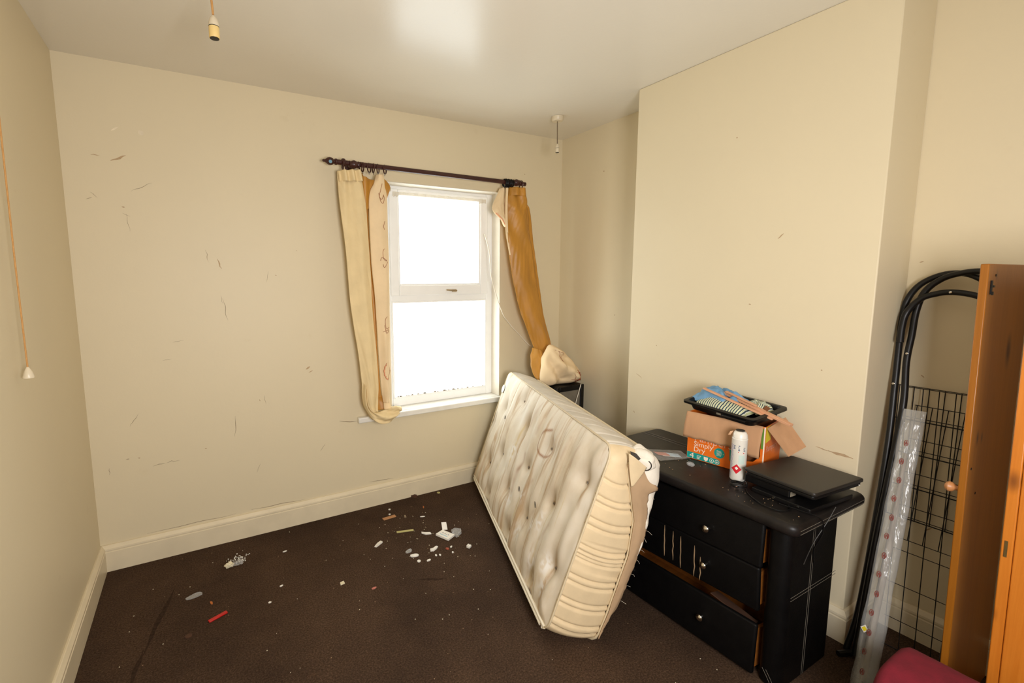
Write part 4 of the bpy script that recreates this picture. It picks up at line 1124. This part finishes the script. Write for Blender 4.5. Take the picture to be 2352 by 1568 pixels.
pr_m = cpatch(ca_(.0), ca_(.7), .072, .108)
pr_r = merge(cpatch(ca_(-.12), ca_(-.02), .118, .121), cpatch(ca_(.5), ca_(.62), .116, .119))
obj('print_lines', pr_l, m_lilac, can); obj('print_lines', pr_n, m_navy, can); obj('print_block', pr_m, m_mint, can); obj('print_marks', pr_r, m_red, can)
dm = MB()
def dfn(s, t):
    u_, v_ = s-.5, t-.5; x = (u_-v_)*.62-.18; z = .05+(u_+v_)*.020
    return (1.868+(CR+.0005)*math.cos(ca_(x)), 1.028+(CR+.0005)*math.sin(ca_(x)), cz0+z)
dm.grid(dfn, 4, 4)
obj('hazard_diamond', dm, m_red, can, label='red hazard diamond')
dmw = MB()
def dfn2(s, t):
    u_, v_ = (s-.5)*.35, (t-.5)*.35; x = (u_-v_)*.62-.18; z = .053+(u_+v_)*.020
    return (1.868+(CR+.0008)*math.cos(ca_(x)), 1.028+(CR+.0008)*math.sin(ca_(x)), cz0+z)
dmw.grid(dfn2, 3, 3)
obj('flame_mark', dmw, m_paper, can)
can_tab = MB().prism([(1.868-.028, 1.05, cz0+.182), (1.868-.018, 1.065, cz0+.176), (1.868-.010, 1.062, cz0+.19), (1.868-.012, 1.048, cz0+.197)], (.001, .001, 0))
obj('orange_drip', can_tab, simple('orange_paint_drip', (240, 190, 150), .6, bump=0), can)

# ------------------------------------------------------------------ laptop and black boxes
lc4 = [Vector((1.834, .995, .712)), Vector((2.135, .968, .712)), Vector((2.068, .712, .712)), Vector((1.775, .734, .712))]
lcen = sum(lc4, Vector())/4
lx = ((lc4[1]-lc4[0])+(lc4[2]-lc4[3])).normalized(); ly = ((lc4[0]-lc4[3])+(lc4[1]-lc4[2])); ly = (ly-lx*ly.dot(lx)).normalized()
LM = Matrix((lx, ly, Vector((0, 0, 1)))).transposed().to_4x4(); hw, hd_ = .149, .124
lcen = lcen-ly*.011; LM.translation = Vector((lcen.x, lcen.y, 0))
lap = thing('laptop', 'closed dark grey laptop lying on top of a black box', 'laptop', (lcen.x, lcen.y, .688))
lid = rslab(-hw, hw, -hd_, hd_, .699, .712, .012, .004); lid.v = [LM @ v for v in lid.v]
obj('lid', lid, m_lap, lap, smooth=True)
bse = rslab(-hw+.004, hw-.006, -hd_+.005, hd_-.004, .684, .698, .012, .004); bse.v = [LM @ v for v in bse.v]
obj('base', bse, m_blackpl, lap, smooth=True)
hg = MB().tube([LM @ Vector((hw-.004, -.02, .699)), LM @ Vector((hw-.004, .05, .699))], .0085, 12)
obj('hinge', hg, m_blackpl, lap, smooth=True)
obj('indicator', MB().box((-.002, -.002, -.0015), (.002, .001, .0015), 0, Matrix.Translation(LM @ Vector((hw-.03, -hd_+.0015, .692)))), m_paper, lap, label='tiny white indicator')
def orient(o0, ang): return Matrix.Translation(o0) @ Matrix.Rotation(ang, 4, 'Z')
bx = thing('set_top_box', 'black box with a pale port end stacked under the laptop', 'box', (1.88, .90, ZT+.02))
BM = orient((1.838, .985, ZT+.018), -1.65)
b_ = rslab(0, .165, 0, .13, 0, .031, .006, .003); b_.v = [BM @ v for v in b_.v]
obj('case', b_, m_blackpl, bx, smooth=True)
obj('port_plate', MB().box((.1655, .004, .004), (.167, .034, .028), 0, BM), simple('grey_port', (140, 130, 112), .5), bx, bevel=.001, label='pale grey port plate')
obj('plug', MB().tube([BM @ Vector((.167, .055, .018)), BM @ Vector((.186, .057, .018))], .007, 10), simple('grey_port', (140, 130, 112), .5), bx, smooth=True, label='grey cable plug')
bx2 = thing('media_player', 'larger flat black box at the bottom of the laptop pile', 'box', (1.93, .84, ZT))
BM2 = orient((1.80, .84, ZT+.0005), -.06)
b2 = rslab(0, .27, -.10, .10, 0, .0165, .006, .003); b2.v = [BM2 @ v for v in b2.v]
obj('case', b2, m_blackpl, bx2, smooth=True)
for q in (-.06, .02): obj('button', MB().lathe([(.004, 0), (.004, .002)], 10, Matrix(((0, 0, -1), (0, 1, 0), (1, 0, 0))), BM2 @ Vector((0, q, .009))), m_chrome, bx2)
b3 = MB().box((0, 0, 0), (.12, .14, .033), 0, orient((1.95, .80, ZT+.0175), -.03))
tag(obj('black_box', b3, m_blackpl, bevel=.004), 'small plain black box hidden under the far half of the laptop', 'box')
# cables
cb = [(1.80+.03*math.cos(a_*.62)*(1+.1*math.sin(a_)), .985+.028*math.sin(a_*.62), ZT+.003+.0008*a_) for a_ in range(21)]
coil = MB().tube(spline(cb, 90), .0023, 6)
co_ = thing('power_cable', 'thin black cable coiled on the chest by the aerosol can', 'cable', (1.78, .95, ZT))
obj('coil', coil, m_blackpl, co_, smooth=True)
obj('cable_run', MB().tube(spline([(1.83, .98, ZT+.012), (1.80, .955, ZT+.004), (1.765, .925, ZT+.003), (1.73, .87, ZT+.003), (1.72, .83, ZT+.003), (1.735, .80, ZT+.003), (1.77, .79, ZT+.003), (1.80, .81, ZT+.004)], 60), .0024, 6), m_blackpl, co_, smooth=True)
obj('ferrite_clip', MB().lathe([(.004, 0), (.0045, .004), (.0045, .012), (.004, .016)], 10, Matrix(((0, 0, 1), (1, 0, 0), (0, 1, 0))), (1.772, .978, ZT+.006)), m_chrome, co_, smooth=True)
tag(obj('power_cable', MB().tube(spline([(1.78, .83, ZT+.004), (1.79, .76, ZT+.004), (1.80, .712, ZT-.002), (1.815, .708, .58), (1.83, .735, .50), (1.85, .738, .44)], 50), .0022, 6), m_blackpl, smooth=True), 'black cable dropping over the near side of the chest', 'cable')
tag(obj('power_cable', MB().tube(spline([(1.87, .70, .66), (1.83, .706, .61), (1.79, .722, .54), (1.775, .738, .46)], 30), .0014, 6), simple('grey_cable', (52, 49, 45), .5, bump=0), smooth=True), 'grey cable hanging from under the laptop across the chest side', 'cable')

# ------------------------------------------------------------------ small things on the chest top
pk = thing('plastic_packet', 'flat clear plastic packet with blue and red print beside the mattress corner', 'packet', (1.86, 1.36, ZT))
pkm = MB(); PKc = [(1.815, 1.44), (1.95, 1.335), (1.90, 1.255), (1.76, 1.30)]
def pk_pt(s, t, l=0):
    a = Vector(PKc[0]).lerp(Vector(PKc[1]), s); b = Vector(PKc[3]).lerp(Vector(PKc[2]), s); p = a.lerp(b, t)
    return Vector((p.x, p.y, ZT+.002+l+.004*math.sin(math.pi*s)*math.sin(math.pi*t)+.0015*nz(s*5, t*5)))
pkm.grid(lambda s, t: pk_pt(s, t), 16, 10)
obj('film', pkm, m_clear, pk, smooth='all')
for (s0, s1, t0, t1, mm, nm) in ((.45, .8, .35, .75, simple('pale_blue_card', (180, 206, 222), .5), 'blue_card'), (.2, .5, .25, .6, simple('salmon_card', (206, 120, 96), .5), 'red_card'), (.3, .62, .45, .7, m_paper, 'white_card')):
    q = MB(); q.grid(lambda s, t: pk_pt(lerp(s0, s1, s), lerp(t0, t1, t)+.15*(s-.5), -.001-.0002*len(nm)), 6, 4); obj(nm, q, mm, pk)
bb = MB(); 
def ballfn(s, t):
    th_ = 2*math.pi*s; ph = math.pi*(t-.5); d = Vector((math.cos(ph)*math.cos(th_), math.cos(ph)*math.sin(th_), math.sin(ph)))
    k = 1+.25*nz(d.x*3, d.y*3, d.z*3)
    return Vector((1.823+d.x*.012*k, 1.2+d.y*.017*k, ZT+.010+d.z*.0095*k))
bb.grid(ballfn, 20, 12, closed_u=True)
tag(obj('plastic_scrap', bb, m_clear, smooth='all'), 'crumpled ball of clear plastic on the black chest top', 'plastic scrap')
cr_ = MB()
for k in range(70):
    x, y = random.uniform(1.69, 2.0), random.uniform(.75, 1.3); r = random.uniform(.0008, .0022)
    cr_.box((x-r, y-r*.7, ZT-.0005), (x+r, y+r*.7, ZT+.0008))
tag(obj('crumbs', cr_, m_tear), 'pale crumbs scattered over the black chest top', 'crumbs')['kind'] = 'stuff'

# ------------------------------------------------------------------ folding frame in the alcove
fx = lambda z: 2.13+.285*min(1, z/1.30)             # plane leaning back to the wall
def fpt(y, z, d=0): return Vector((fx(z)-d, y, z))
ffm = thing('folding_frame', 'black tubular metal frame with rounded hoops leaning in the alcove', 'metal frame', (2.2, .6, 0))
hoopA = [(.719, .012), (.705, .22), (.714, .751), (.73, 1.022), (.742, 1.194), (.746, 1.274), (.74, 1.347), (.707, 1.408), (.651, 1.443), (.596, 1.447), (.549, 1.424), (.515, 1.385), (.50, 1.32), (.490, 1.2), (.474, .6), (.464, .02)]
hoopB = [(.685, .02), (.69, .436), (.689, .715), (.689, .959), (.704, 1.116), (.704, 1.217), (.704, 1.31), (.686, 1.382), (.644, 1.429), (.591, 1.45), (.544, 1.453), (.515, 1.435), (.505, 1.38), (.494, 1.25), (.474, .6), (.464, .02)]
hoopC = [(.728, 1.19), (.731, 1.25), (.725, 1.304), (.691, 1.355), (.652, 1.374), (.617, 1.381), (.575, 1.377), (.539, 1.365), (.515, 1.345), (.503, 1.29), (.499, 1.2)]
obj('hoop', MB().tube(spline([fpt(y, z, .012) for y, z in hoopA], 90), .0105, 10), m_blackmetal, ffm, smooth=True)
obj('hoop', MB().tube(spline([fpt(y, z, .034) for y, z in hoopB], 90), .0105, 10), m_blackmetal, ffm, smooth=True)
obj('hoop', MB().tube(spline([fpt(y, z, .050) for y, z in hoopC], 60), .0105, 10), m_blackmetal, ffm, smooth=True)
obj('foot', MB().tube([(2.068, .723, .011), (2.12, .700, .012), (2.16, .68, .012)], .011, 8), m_blackmetal, ffm, smooth=True)
for (y, z, d) in ((.612, 1.381, .061), (.704, 1.15, .045), (.732, 1.03, .023)):
    obj('rivet', MB().lathe([(.0042, 0), (.0042, .002), (.002, .003)], 10, Matrix(((0, 0, -1), (0, 1, 0), (1, 0, 0))), fpt(y, z, d)), m_chrome, ffm, smooth=True)

# ------------------------------------------------------------------ wire racks
def rack(label, ys, zs, x0, x1, dbl=(), shear=0.0, wr=.0015):
    z0, z1 = zs[0], zs[-1]
    o = thing('wire_rack', label, 'wire rack', ((x0+x1)/2, (ys[0]+ys[-1])/2, z0), 'wire racks in the alcove')
    P = lambda y, z: Vector((lerp(x0, x1, (z-z0)/(z1-z0)), y+shear*(z-z0), z))
    for y in ys: obj('wire', MB().tube([P(y, z0), P(y, z1)], wr, 6), m_wire, o)
    for j, z in enumerate(zs):
        obj('wire', MB().tube([P(ys[0]+.004, z)+Vector((-.003, 0, 0)), P(ys[-1]-.004, z)+Vector((-.003, 0, 0))], wr*(1.5 if j in dbl else 1), 6), m_wire, o)
    return o
rack('tall black wire rack with wide meshes leaning from floor to wall', [.668, .624, .58, .536, .492], [.004, .116, .252, .386, .519, .646, .777, .899, 1.013], 2.300, 2.408, (0,), .043)
rack('black wire rack hanging flat against the alcove wall, behind the others', [.744, .701, .658, .615, .572, .529, .486], [.479, .61, .745, .879, 1.012], 2.436, 2.436, (0, 1, 2, 3))
rack('black wire rack with wires slanting in front of the flat one', [.70, .657, .614, .571, .528, .485], [.414, .545, .679, .811, .943], 2.385, 2.425, (), -.03)

# ------------------------------------------------------------------ plastic sleeve
bg_ = thing('plastic_sleeve', 'long clear plastic sleeve with red symbols standing in front of the black frame', 'plastic bag', (1.97, .61, 0))
SA, SB = Vector((1.965, .612, .004)), Vector((2.27, .645, .955))
sd = (SB-SA).normalized(); sy = Vector((0, 1, 0)); sy = (sy-sd*sy.dot(sd)).normalized(); sn = sd.cross(sy)
if sn.x > 0: sn = -sn
def slv(s, t, l=0):
    a_ = 2*math.pi*s
    w = .034*(1-.10*t)*(1+.10*nz(t*7, 2)); th_ = .020*(1-.35*t)
    if t > .96: th_ *= .4
    k = 1+.16*nz(math.cos(a_)*1.4, math.sin(a_)*1.4, t*14)+.10*math.sin(a_*3+t*9)+.06*math.sin(a_*7+t*23)
    c = SA.lerp(SB, t)
    return c+sy*(math.cos(a_)*w*(1+.06*nz(t*15, a_)))+sn*(math.sin(a_)*th_*k+l)
sv_ = MB(); sv_.grid(slv, 40, 110, closed_u=True)
sleeve = obj('film', sv_, m_film, bg_, smooth='all')
core = MB().tube([SA.lerp(SB, .03)+sy*.004, SA.lerp(SB, .5), SA.lerp(SB, .84)+sy*.002], [.015, .014, .006], 12, flat=.7)
obj('contents', core, simple('grey_foam', (158, 146, 132), .8), bg_, smooth=True, label='grey wrapped contents')
for k in range(13):
    t = .06+k*.068
    c = slv(.235-.02*(k % 2), t, .0012); mb = MB()
    ringp = [c+sy*(.0055*math.cos(a_*math.pi/6))+sd*(.0105*math.sin(a_*math.pi/6)) for a_ in range(12)]
    mb.tube(ringp, .0010, 5, closed=True)
    mb.tube([c-sy*.004, c+sy*.004], .0010, 5); mb.tube([c-sd*.008-sy*.003, c+sd*.007], .0011, 5); mb.tube([c-sd*.008+sy*.003, c+sd*.005], .0010, 5)
    obj('red_symbol', mb, simple('red_ink', (140, 66, 58), .6, bump=0), bg_)
c = slv(.16, .20, .0015)
obj('hazard_label', MB().prism([c-sd*.014, c+sy*-.012, c+sd*.014, c+sy*.012], sn*.0008), m_paper, bg_, label='small warning label')
c2_ = slv(.16, .20, .003)
obj('hazard_mark', MB().prism([c2_-sd*.009, c2_+sy*-.007, c2_+sd*.009, c2_+sy*.008], sn*.0006), m_yellow, bg_)

# ------------------------------------------------------------------ pine panels and red seat
pine1 = pine_mat('pine_shadowed', (136, 80, 14), (158, 97, 24), [(-.16, 0, .95, .014), (-.12, 0, .945, .010), (-.17, 0, .55, .012), (.05, 0, 1.2, .03), (-.14, 0, 1.44, .010)])  # same pine in a darker tone, the shade on this face put into its colour
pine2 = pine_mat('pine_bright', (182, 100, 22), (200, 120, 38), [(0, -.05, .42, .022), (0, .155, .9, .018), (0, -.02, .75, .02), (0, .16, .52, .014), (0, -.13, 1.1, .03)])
pp = thing('pine_board', 'tall pine board with a wooden knob and a black hook, end-on to the alcove wall', 'pine board', (2.215, .442, 0), 'pine furniture boards')
PM = Matrix.Translation((2.215, .432, 0)) @ Matrix.Rotation(-.017, 4, 'X')
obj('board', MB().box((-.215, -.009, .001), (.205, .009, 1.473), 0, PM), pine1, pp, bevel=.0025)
kn = MB().lathe([(.008, 0), (.008, .010), (.014, .016), (.016, .024), (.012, .031), (.004, .034)], 18, (PM.to_3x3() @ Matrix(((1, 0, 0), (0, 0, 1), (0, -1, 0)))), PM @ Vector((-.19, .0092, .79)))
obj('knob', kn, simple('turned_pine_knob', (190, 130, 80), .4), pp, smooth=True)
hk = MB().box((-.192, -.0125, 1.385), (-.182, -.0095, 1.425), 0, PM); hk.box((-.182, -.014, 1.405), (-.168, -.0095, 1.411), 0, PM); hk.box((-.192, -.016, 1.383), (-.184, -.0125, 1.393), 0, PM)
obj('hook', hk, m_blackpl, pp, label='small black plastic hook')
hs = MB()
for (x, z) in ((-.15, 1.44), (-.13, .77), (-.19, .86)): hs.lathe([(.004, 0), (.004, .0006)], 10, PM.to_3x3() @ Matrix(((1, 0, 0), (0, 0, -1), (0, 1, 0))), PM @ Vector((x, -.0092, z)))
obj('screw_hole', hs, simple('dark_hole', (30, 20, 14), .9, bump=0), pp)
p2b = thing('pine_board', 'nearest bright knotty pine board at the right edge of the picture', 'pine board', (1.872, .17, 0), 'pine furniture boards')
PM2 = Matrix.Translation((1.875, .318, 0)) @ Matrix.Rotation(-.018, 4, 'X')
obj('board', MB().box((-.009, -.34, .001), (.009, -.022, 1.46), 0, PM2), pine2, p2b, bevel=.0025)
obj('edge_strip', MB().box((-.012, -.0215, .001), (.012, .0, 1.46), 0, PM2), pine2, p2b, bevel=.0025, label='pine edging strip')
obj('hinge_plate', MB().box((-.0135, -.012, .69), (-.012, -.006, .735), 0, PM2), simple('dull_brass', (120, 100, 60), .4, .7), p2b, label='small dull metal hinge plate')
rs = thing('ottoman', 'dark red upholstered block with rounded edge at the bottom right corner', 'ottoman', (1.67, .25, 0))
cu = MB()
def cush(s, t):
    th_ = 2*math.pi*s; n_ = 3.2
    cx_ = math.copysign(abs(math.cos(th_))**(2/n_), math.cos(th_)); sx_ = math.copysign(abs(math.sin(th_))**(2/n_), math.sin(th_))
    y = lerp(.488, -.16, t); e_ = min(1, min(t, 1-t)/.06); k = (1-(1-e_)**2.4)**.42 if e_ < 1 else 1
    return Vector((1.690+cx_*.130*k, y, .215+sx_*.160*k+.003*nz(th_, y*12)))
cu.grid(cush, 48, 60, closed_u=True)
obj('cushion', cu, m_crimson, rs, smooth='all')
obj('plinth', MB().box((1.57, -.14, .001), (1.765, .46, .12)), simple('dark_red_base', (92, 16, 30), .9), rs, bevel=.01)

# ------------------------------------------------------------------ litter on the carpet
def scrap(name, pts, h, mat, label, cat='scrap', z=.0015, curl=.0, seed=0, group=None):
    n = len(pts); cx_ = sum(p[0] for p in pts)/n; cy_ = sum(p[1] for p in pts)/n
    mb = MB(); top = []; 
    for i, p in enumerate(pts):
        top.append(Vector((p[0], p[1], z+h+curl*abs(nz(i*1.7, seed)))))
    b = len(mb.v); mb.v += [Vector((p[0], p[1], .0002)) for p in pts]+top+[Vector((cx_, cy_, z+h+curl*.3))]
    mb._f(list(range(n))[::-1])
    for i in range(n):
        mb._f([i, (i+1) % n, n+(i+1) % n, n+i]); mb._f([n+i, n+(i+1) % n, 2*n])
    return tag(obj(name, mb, mat), label, cat, group)
def rag(cx_, cy_, rx, ry, rot=0, n=8, seed=0, jag=.35):
    out = []
    for i in range(n):
        a_ = 2*math.pi*i/n; k = 1+jag*nz(i*1.3, seed*3.1); x, y = rx*k*math.cos(a_), ry*k*math.sin(a_)
        out.append((cx_+x*math.cos(rot)-y*math.sin(rot), cy_+x*math.sin(rot)+y*math.cos(rot)))
    return out
def bar(p, q, w):
    p, q = Vector(p), Vector(q); d = (q-p).normalized(); s = Vector((-d.y, d.x))*w/2
    return [tuple(p-s), tuple(q-s), tuple(q+s), tuple(p+s)]
def crumple(cx_, cy_, r, h, seed, mat, name, label):
    mb = MB()
    def fn(s, t):
        th_ = 2*math.pi*s; ph = math.pi*(t-.5); d = Vector((math.cos(ph)*math.cos(th_), math.cos(ph)*math.sin(th_), math.sin(ph)))
        k = 1+.55*nz(d.x*2.3+seed, d.y*2.3, d.z*2.3)
        return Vector((cx_+d.x*r*k, cy_+d.y*r*.7*k, max(.0005, h*.5+d.z*h*.55*k)))
    mb.grid(fn, 16, 9, closed_u=True)
    return tag(obj(name, mb, mat), label, 'scrap')
crumple(.062, 2.475, .020, .026, 1, m_creampaper, 'crumpled_paper', 'crumpled cream paper scrap nearest the left corner of the carpet')
crumple(.105, 2.478, .022, .020, 4, m_clear, 'crumpled_film', 'crumpled clear film touching the cream paper scrap')
sd_ = MB()
for k in range(60):
    x, y = random.gauss(.11, .025), random.gauss(2.53, .02); r = random.uniform(.0012, .0028)
    sd_.box((x-r, y-r, .0003), (x+r, y+r, .0035))
tag(obj('polystyrene_crumbs', sd_, m_paper), 'white crumbs sprinkled behind the crumpled paper', 'crumbs')['kind'] = 'stuff'
scrap('plastic_scrap', rag(-.092, 2.31, .035, .012, .2, 9, 2), .004, m_clear, 'flat clear plastic scrap between the red strip and the left wall', curl=.008)
rb = MB().prism([Vector((*p, .001)) for p in bar((-.04, 2.094), (.032, 2.123), .017)], (0, 0, .006))
tag(obj('plastic_strip', rb, m_redpl, bevel=.0015), 'bright red plastic strip on the carpet', 'plastic strip')
scrap('brown_disc', rag(-.115, 2.046, .014, .012, 0, 12, 3, .08), .003, m_dark, 'small brown disc on the carpet near the bottom left')
scrap('orange_bit', rag(-.027, 2.222, .005, .012, .3, 6, 5), .003, m_orangebit, 'small orange crumb above the red strip')
scrap('paper_bit', rag(.331, 2.48, .011, .004, .1, 6, 6), .003, m_paper, 'tiny white paper sliver midway along the carpet below the skirting')
scrap('paper_bit', rag(.269, 2.192, .008, .004, .2, 6, 7), .003, m_paper, 'tiny white chip left of the cream square scrap')
scrap('paper_bit', [(.517, 2.06), (.538, 2.063), (.537, 2.082), (.519, 2.078)], .003, m_creampaper, 'cream square scrap alone in the middle of the carpet')
scrap('paper_bit', rag(.205, 2.097, .006, .004, 0, 7, 8), .003, m_paper, 'round white chip right of the red strip')
scrap('pink_bit', rag(.649, 1.962, .012, .005, .1, 7, 9), .003, simple('pink_scrap', (196, 120, 104), .7), 'pinkish scrap right of the cream square')
scrap('paper_bit', [(.765, 2.287), (.775, 2.279), (.818, 2.305), (.812, 2.322), (.79, 2.31)], .004, m_paper, 'torn white paper wedge left of the pale green strip', curl=.008)
scrap('card_strip', bar((.909, 2.54), (.99, 2.545), .024), .003, m_browncard, 'short brown card strip nearest the back skirting')
scrap('paper_strip', bar((.926, 2.365), (1.02, 2.34), .013), .003, m_olive, 'pale green paper strip left of the white card')
scrap('paper_curl', [(1.05, 2.296), (1.063, 2.278), (1.09, 2.264), (1.092, 2.252), (1.062, 2.262), (1.046, 2.285)], .004, m_paper, 'curled white paper strip beside the white card', curl=.006)
scrap('dark_twig', rag(1.193, 2.715, .02, .008, -.6, 8, 11, .5), .010, m_dark, 'dark brown twisted scrap against the back skirting', curl=.012)
scrap('tan_bit', rag(1.363, 2.692, .011, .011, .2, 6, 12, .2), .003, m_olive, 'small tan square scrap near the foot of the mattress')
scrap('orange_bit', rag(1.187, 2.559, .004, .012, -.4, 6, 13), .003, m_orangebit, 'orange sliver between the dark scrap and the white card')
scrap('grey_bit', rag(1.038, 2.506, .006, .012, -.2, 7, 14), .006, m_scuffdk, 'grey scrap right of the brown card strip')
cd = thing('card_packet', 'small white card packet with a torn upright flap on the carpet', 'packet', (1.15, 2.2, 0))
cpoly = [(1.106, 2.225), (1.142, 2.142), (1.196, 2.168), (1.16, 2.246)]
obj('packet_body', MB().prism([Vector((*p, .001)) for p in cpoly], (0, 0, .012)), m_paper, cd, bevel=.001)
obj('torn_flap', MB().prism([(1.158, 2.243, .012), (1.185, 2.232, .012), (1.192, 2.262, .040), (1.165, 2.27, .042)], (.001, .001, .001)), m_paper, cd)
pm = MB()
for (s0, s1, t0, t1) in ((.25, .33, .5, .6), (.42, .6, .52, .56), (.68, .76, .5, .6)):
    q = lambda s, t: Vector(cpoly[0]).lerp(Vector(cpoly[1]), s).lerp(Vector(cpoly[3]).lerp(Vector(cpoly[2]), s), t)
    pm.prism([Vector((*q(s, t), .0133)) for s, t in ((s0, t0), (s1, t0), (s1, t1), (s0, t1))], (0, 0, .0003))
obj('printed_marks', pm, m_navy, cd)
pm2 = MB().prism([Vector((*q(s, t), .0133)) for s, t in ((.2, .22), (.8, .22), (.8, .3), (.2, .3))], (0, 0, .0003))
obj('printed_line', pm2, simple('sky_print', (150, 196, 214), .5, bump=0), cd)
scrap('plastic_scrap', [(1.195, 2.19), (1.2, 2.15), (1.245, 2.175), (1.262, 2.21), (1.235, 2.235), (1.205, 2.225)], .006, m_clear, 'clear plastic wrapper lying against the white card packet', curl=.012)
dd = MB().prism([(1.198, 2.04, .0005), (1.205, 2.022, .0005), (1.225, 2.032, .0005), (1.216, 2.052, .0005)], (0, 0, .012))
dc = thing('white_cube', 'small white cube-like bit with dark dots right of the litter', 'cube', (1.21, 2.037, 0))
obj('cube_body', dd, m_paper, dc, bevel=.001)
dots = MB()
for (x, y) in ((1.207, 2.037), (1.216, 2.041)): dots.lathe([(.0022, 0), (.0022, .0004)], 8, None, (x, y, .0126))
obj('dot', dots, m_blackpl, dc)
scrap('white_disc', rag(.922, 2.052, .009, .009, 0, 14, 15, .02), .003, m_paper, 'small round white disc nearest the viewer among the litter', cat='disc')
scrap('paper_bit', rag(.918, 2.108, .024, .011, -.3, 10, 16, .6), .004, m_paper, 'ragged white paper piece behind the white disc', curl=.006)
scrap('paper_curl', [(1.018, 2.118), (1.012, 2.1), (1.028, 2.095), (1.05, 2.105), (1.066, 2.118), (1.058, 2.126), (1.035, 2.116)], .005, m_paper, 'hooked white paper curl in the middle of the litter', curl=.006)
scrap('paper_bit', rag(.968, 2.033, .012, .006, .1, 7, 17), .004, m_paper, 'pointed white chip right of the white disc')
scrap('plastic_scrap', rag(.912, 2.157, .02, .013, .3, 9, 18), .003, m_clear, 'clear plastic flake above the ragged white paper', curl=.006)
scrap('paper_bit', rag(1.129, 2.084, .008, .005, .4, 6, 19), .004, m_paper, 'small white chip right of the reddish chip')
scrap('red_bit', rag(1.102, 2.078, .007, .010, .5, 6, 20), .004, simple('brick_red_chip', (170, 84, 60), .7), 'reddish chip below the white card packet')
scrap('paper_bit', rag(1.021, 2.053, .005, .007, .2, 6, 21), .004, m_paper, 'left one of two tiny white flakes below the hooked curl')
scrap('paper_bit', rag(1.041, 2.046, .005, .007, .1, 6, 22), .004, m_paper, 'right one of two tiny white flakes below the hooked curl')
scrap('paper_bit', rag(1.111, 2.035, .005, .005, 0, 7, 23), .004, m_paper, 'tiny white flake left of the white cube')
scrap('white_disc', rag(.987, 2.636, .007, .006, 0, 10, 24, .05), .003, m_paper, 'small white round bit behind the brown card strip', cat='disc')
scrap('paper_bit', rag(.965, 2.579, .007, .005, 0, 7, 25), .003, m_paper, 'small white chip just behind the brown card strip')
scrap('paper_bit', rag(1.132, 2.454, .014, .004, -.4, 7, 26), .003, m_paper, 'thin white sliver between the grey scrap and the white card')
cr2 = MB()
for k in range(300):
    x, y = random.uniform(-.4, 1.65), random.uniform(.9, 2.7)
    if k < 110: x, y = random.gauss(1.0, .22), random.gauss(2.3, .2)
    if y > 2.7: continue
    r = random.uniform(.0008, .0019)
    cr2.box((x-r, y-r*.8, .0003), (x+r, y+r*.8, .0022), k % 3)
tag(obj('carpet_crumbs', cr2, [m_creampaper, m_tear, m_dark]), 'fine crumbs trodden all over the brown carpet', 'crumbs')['kind'] = 'stuff'
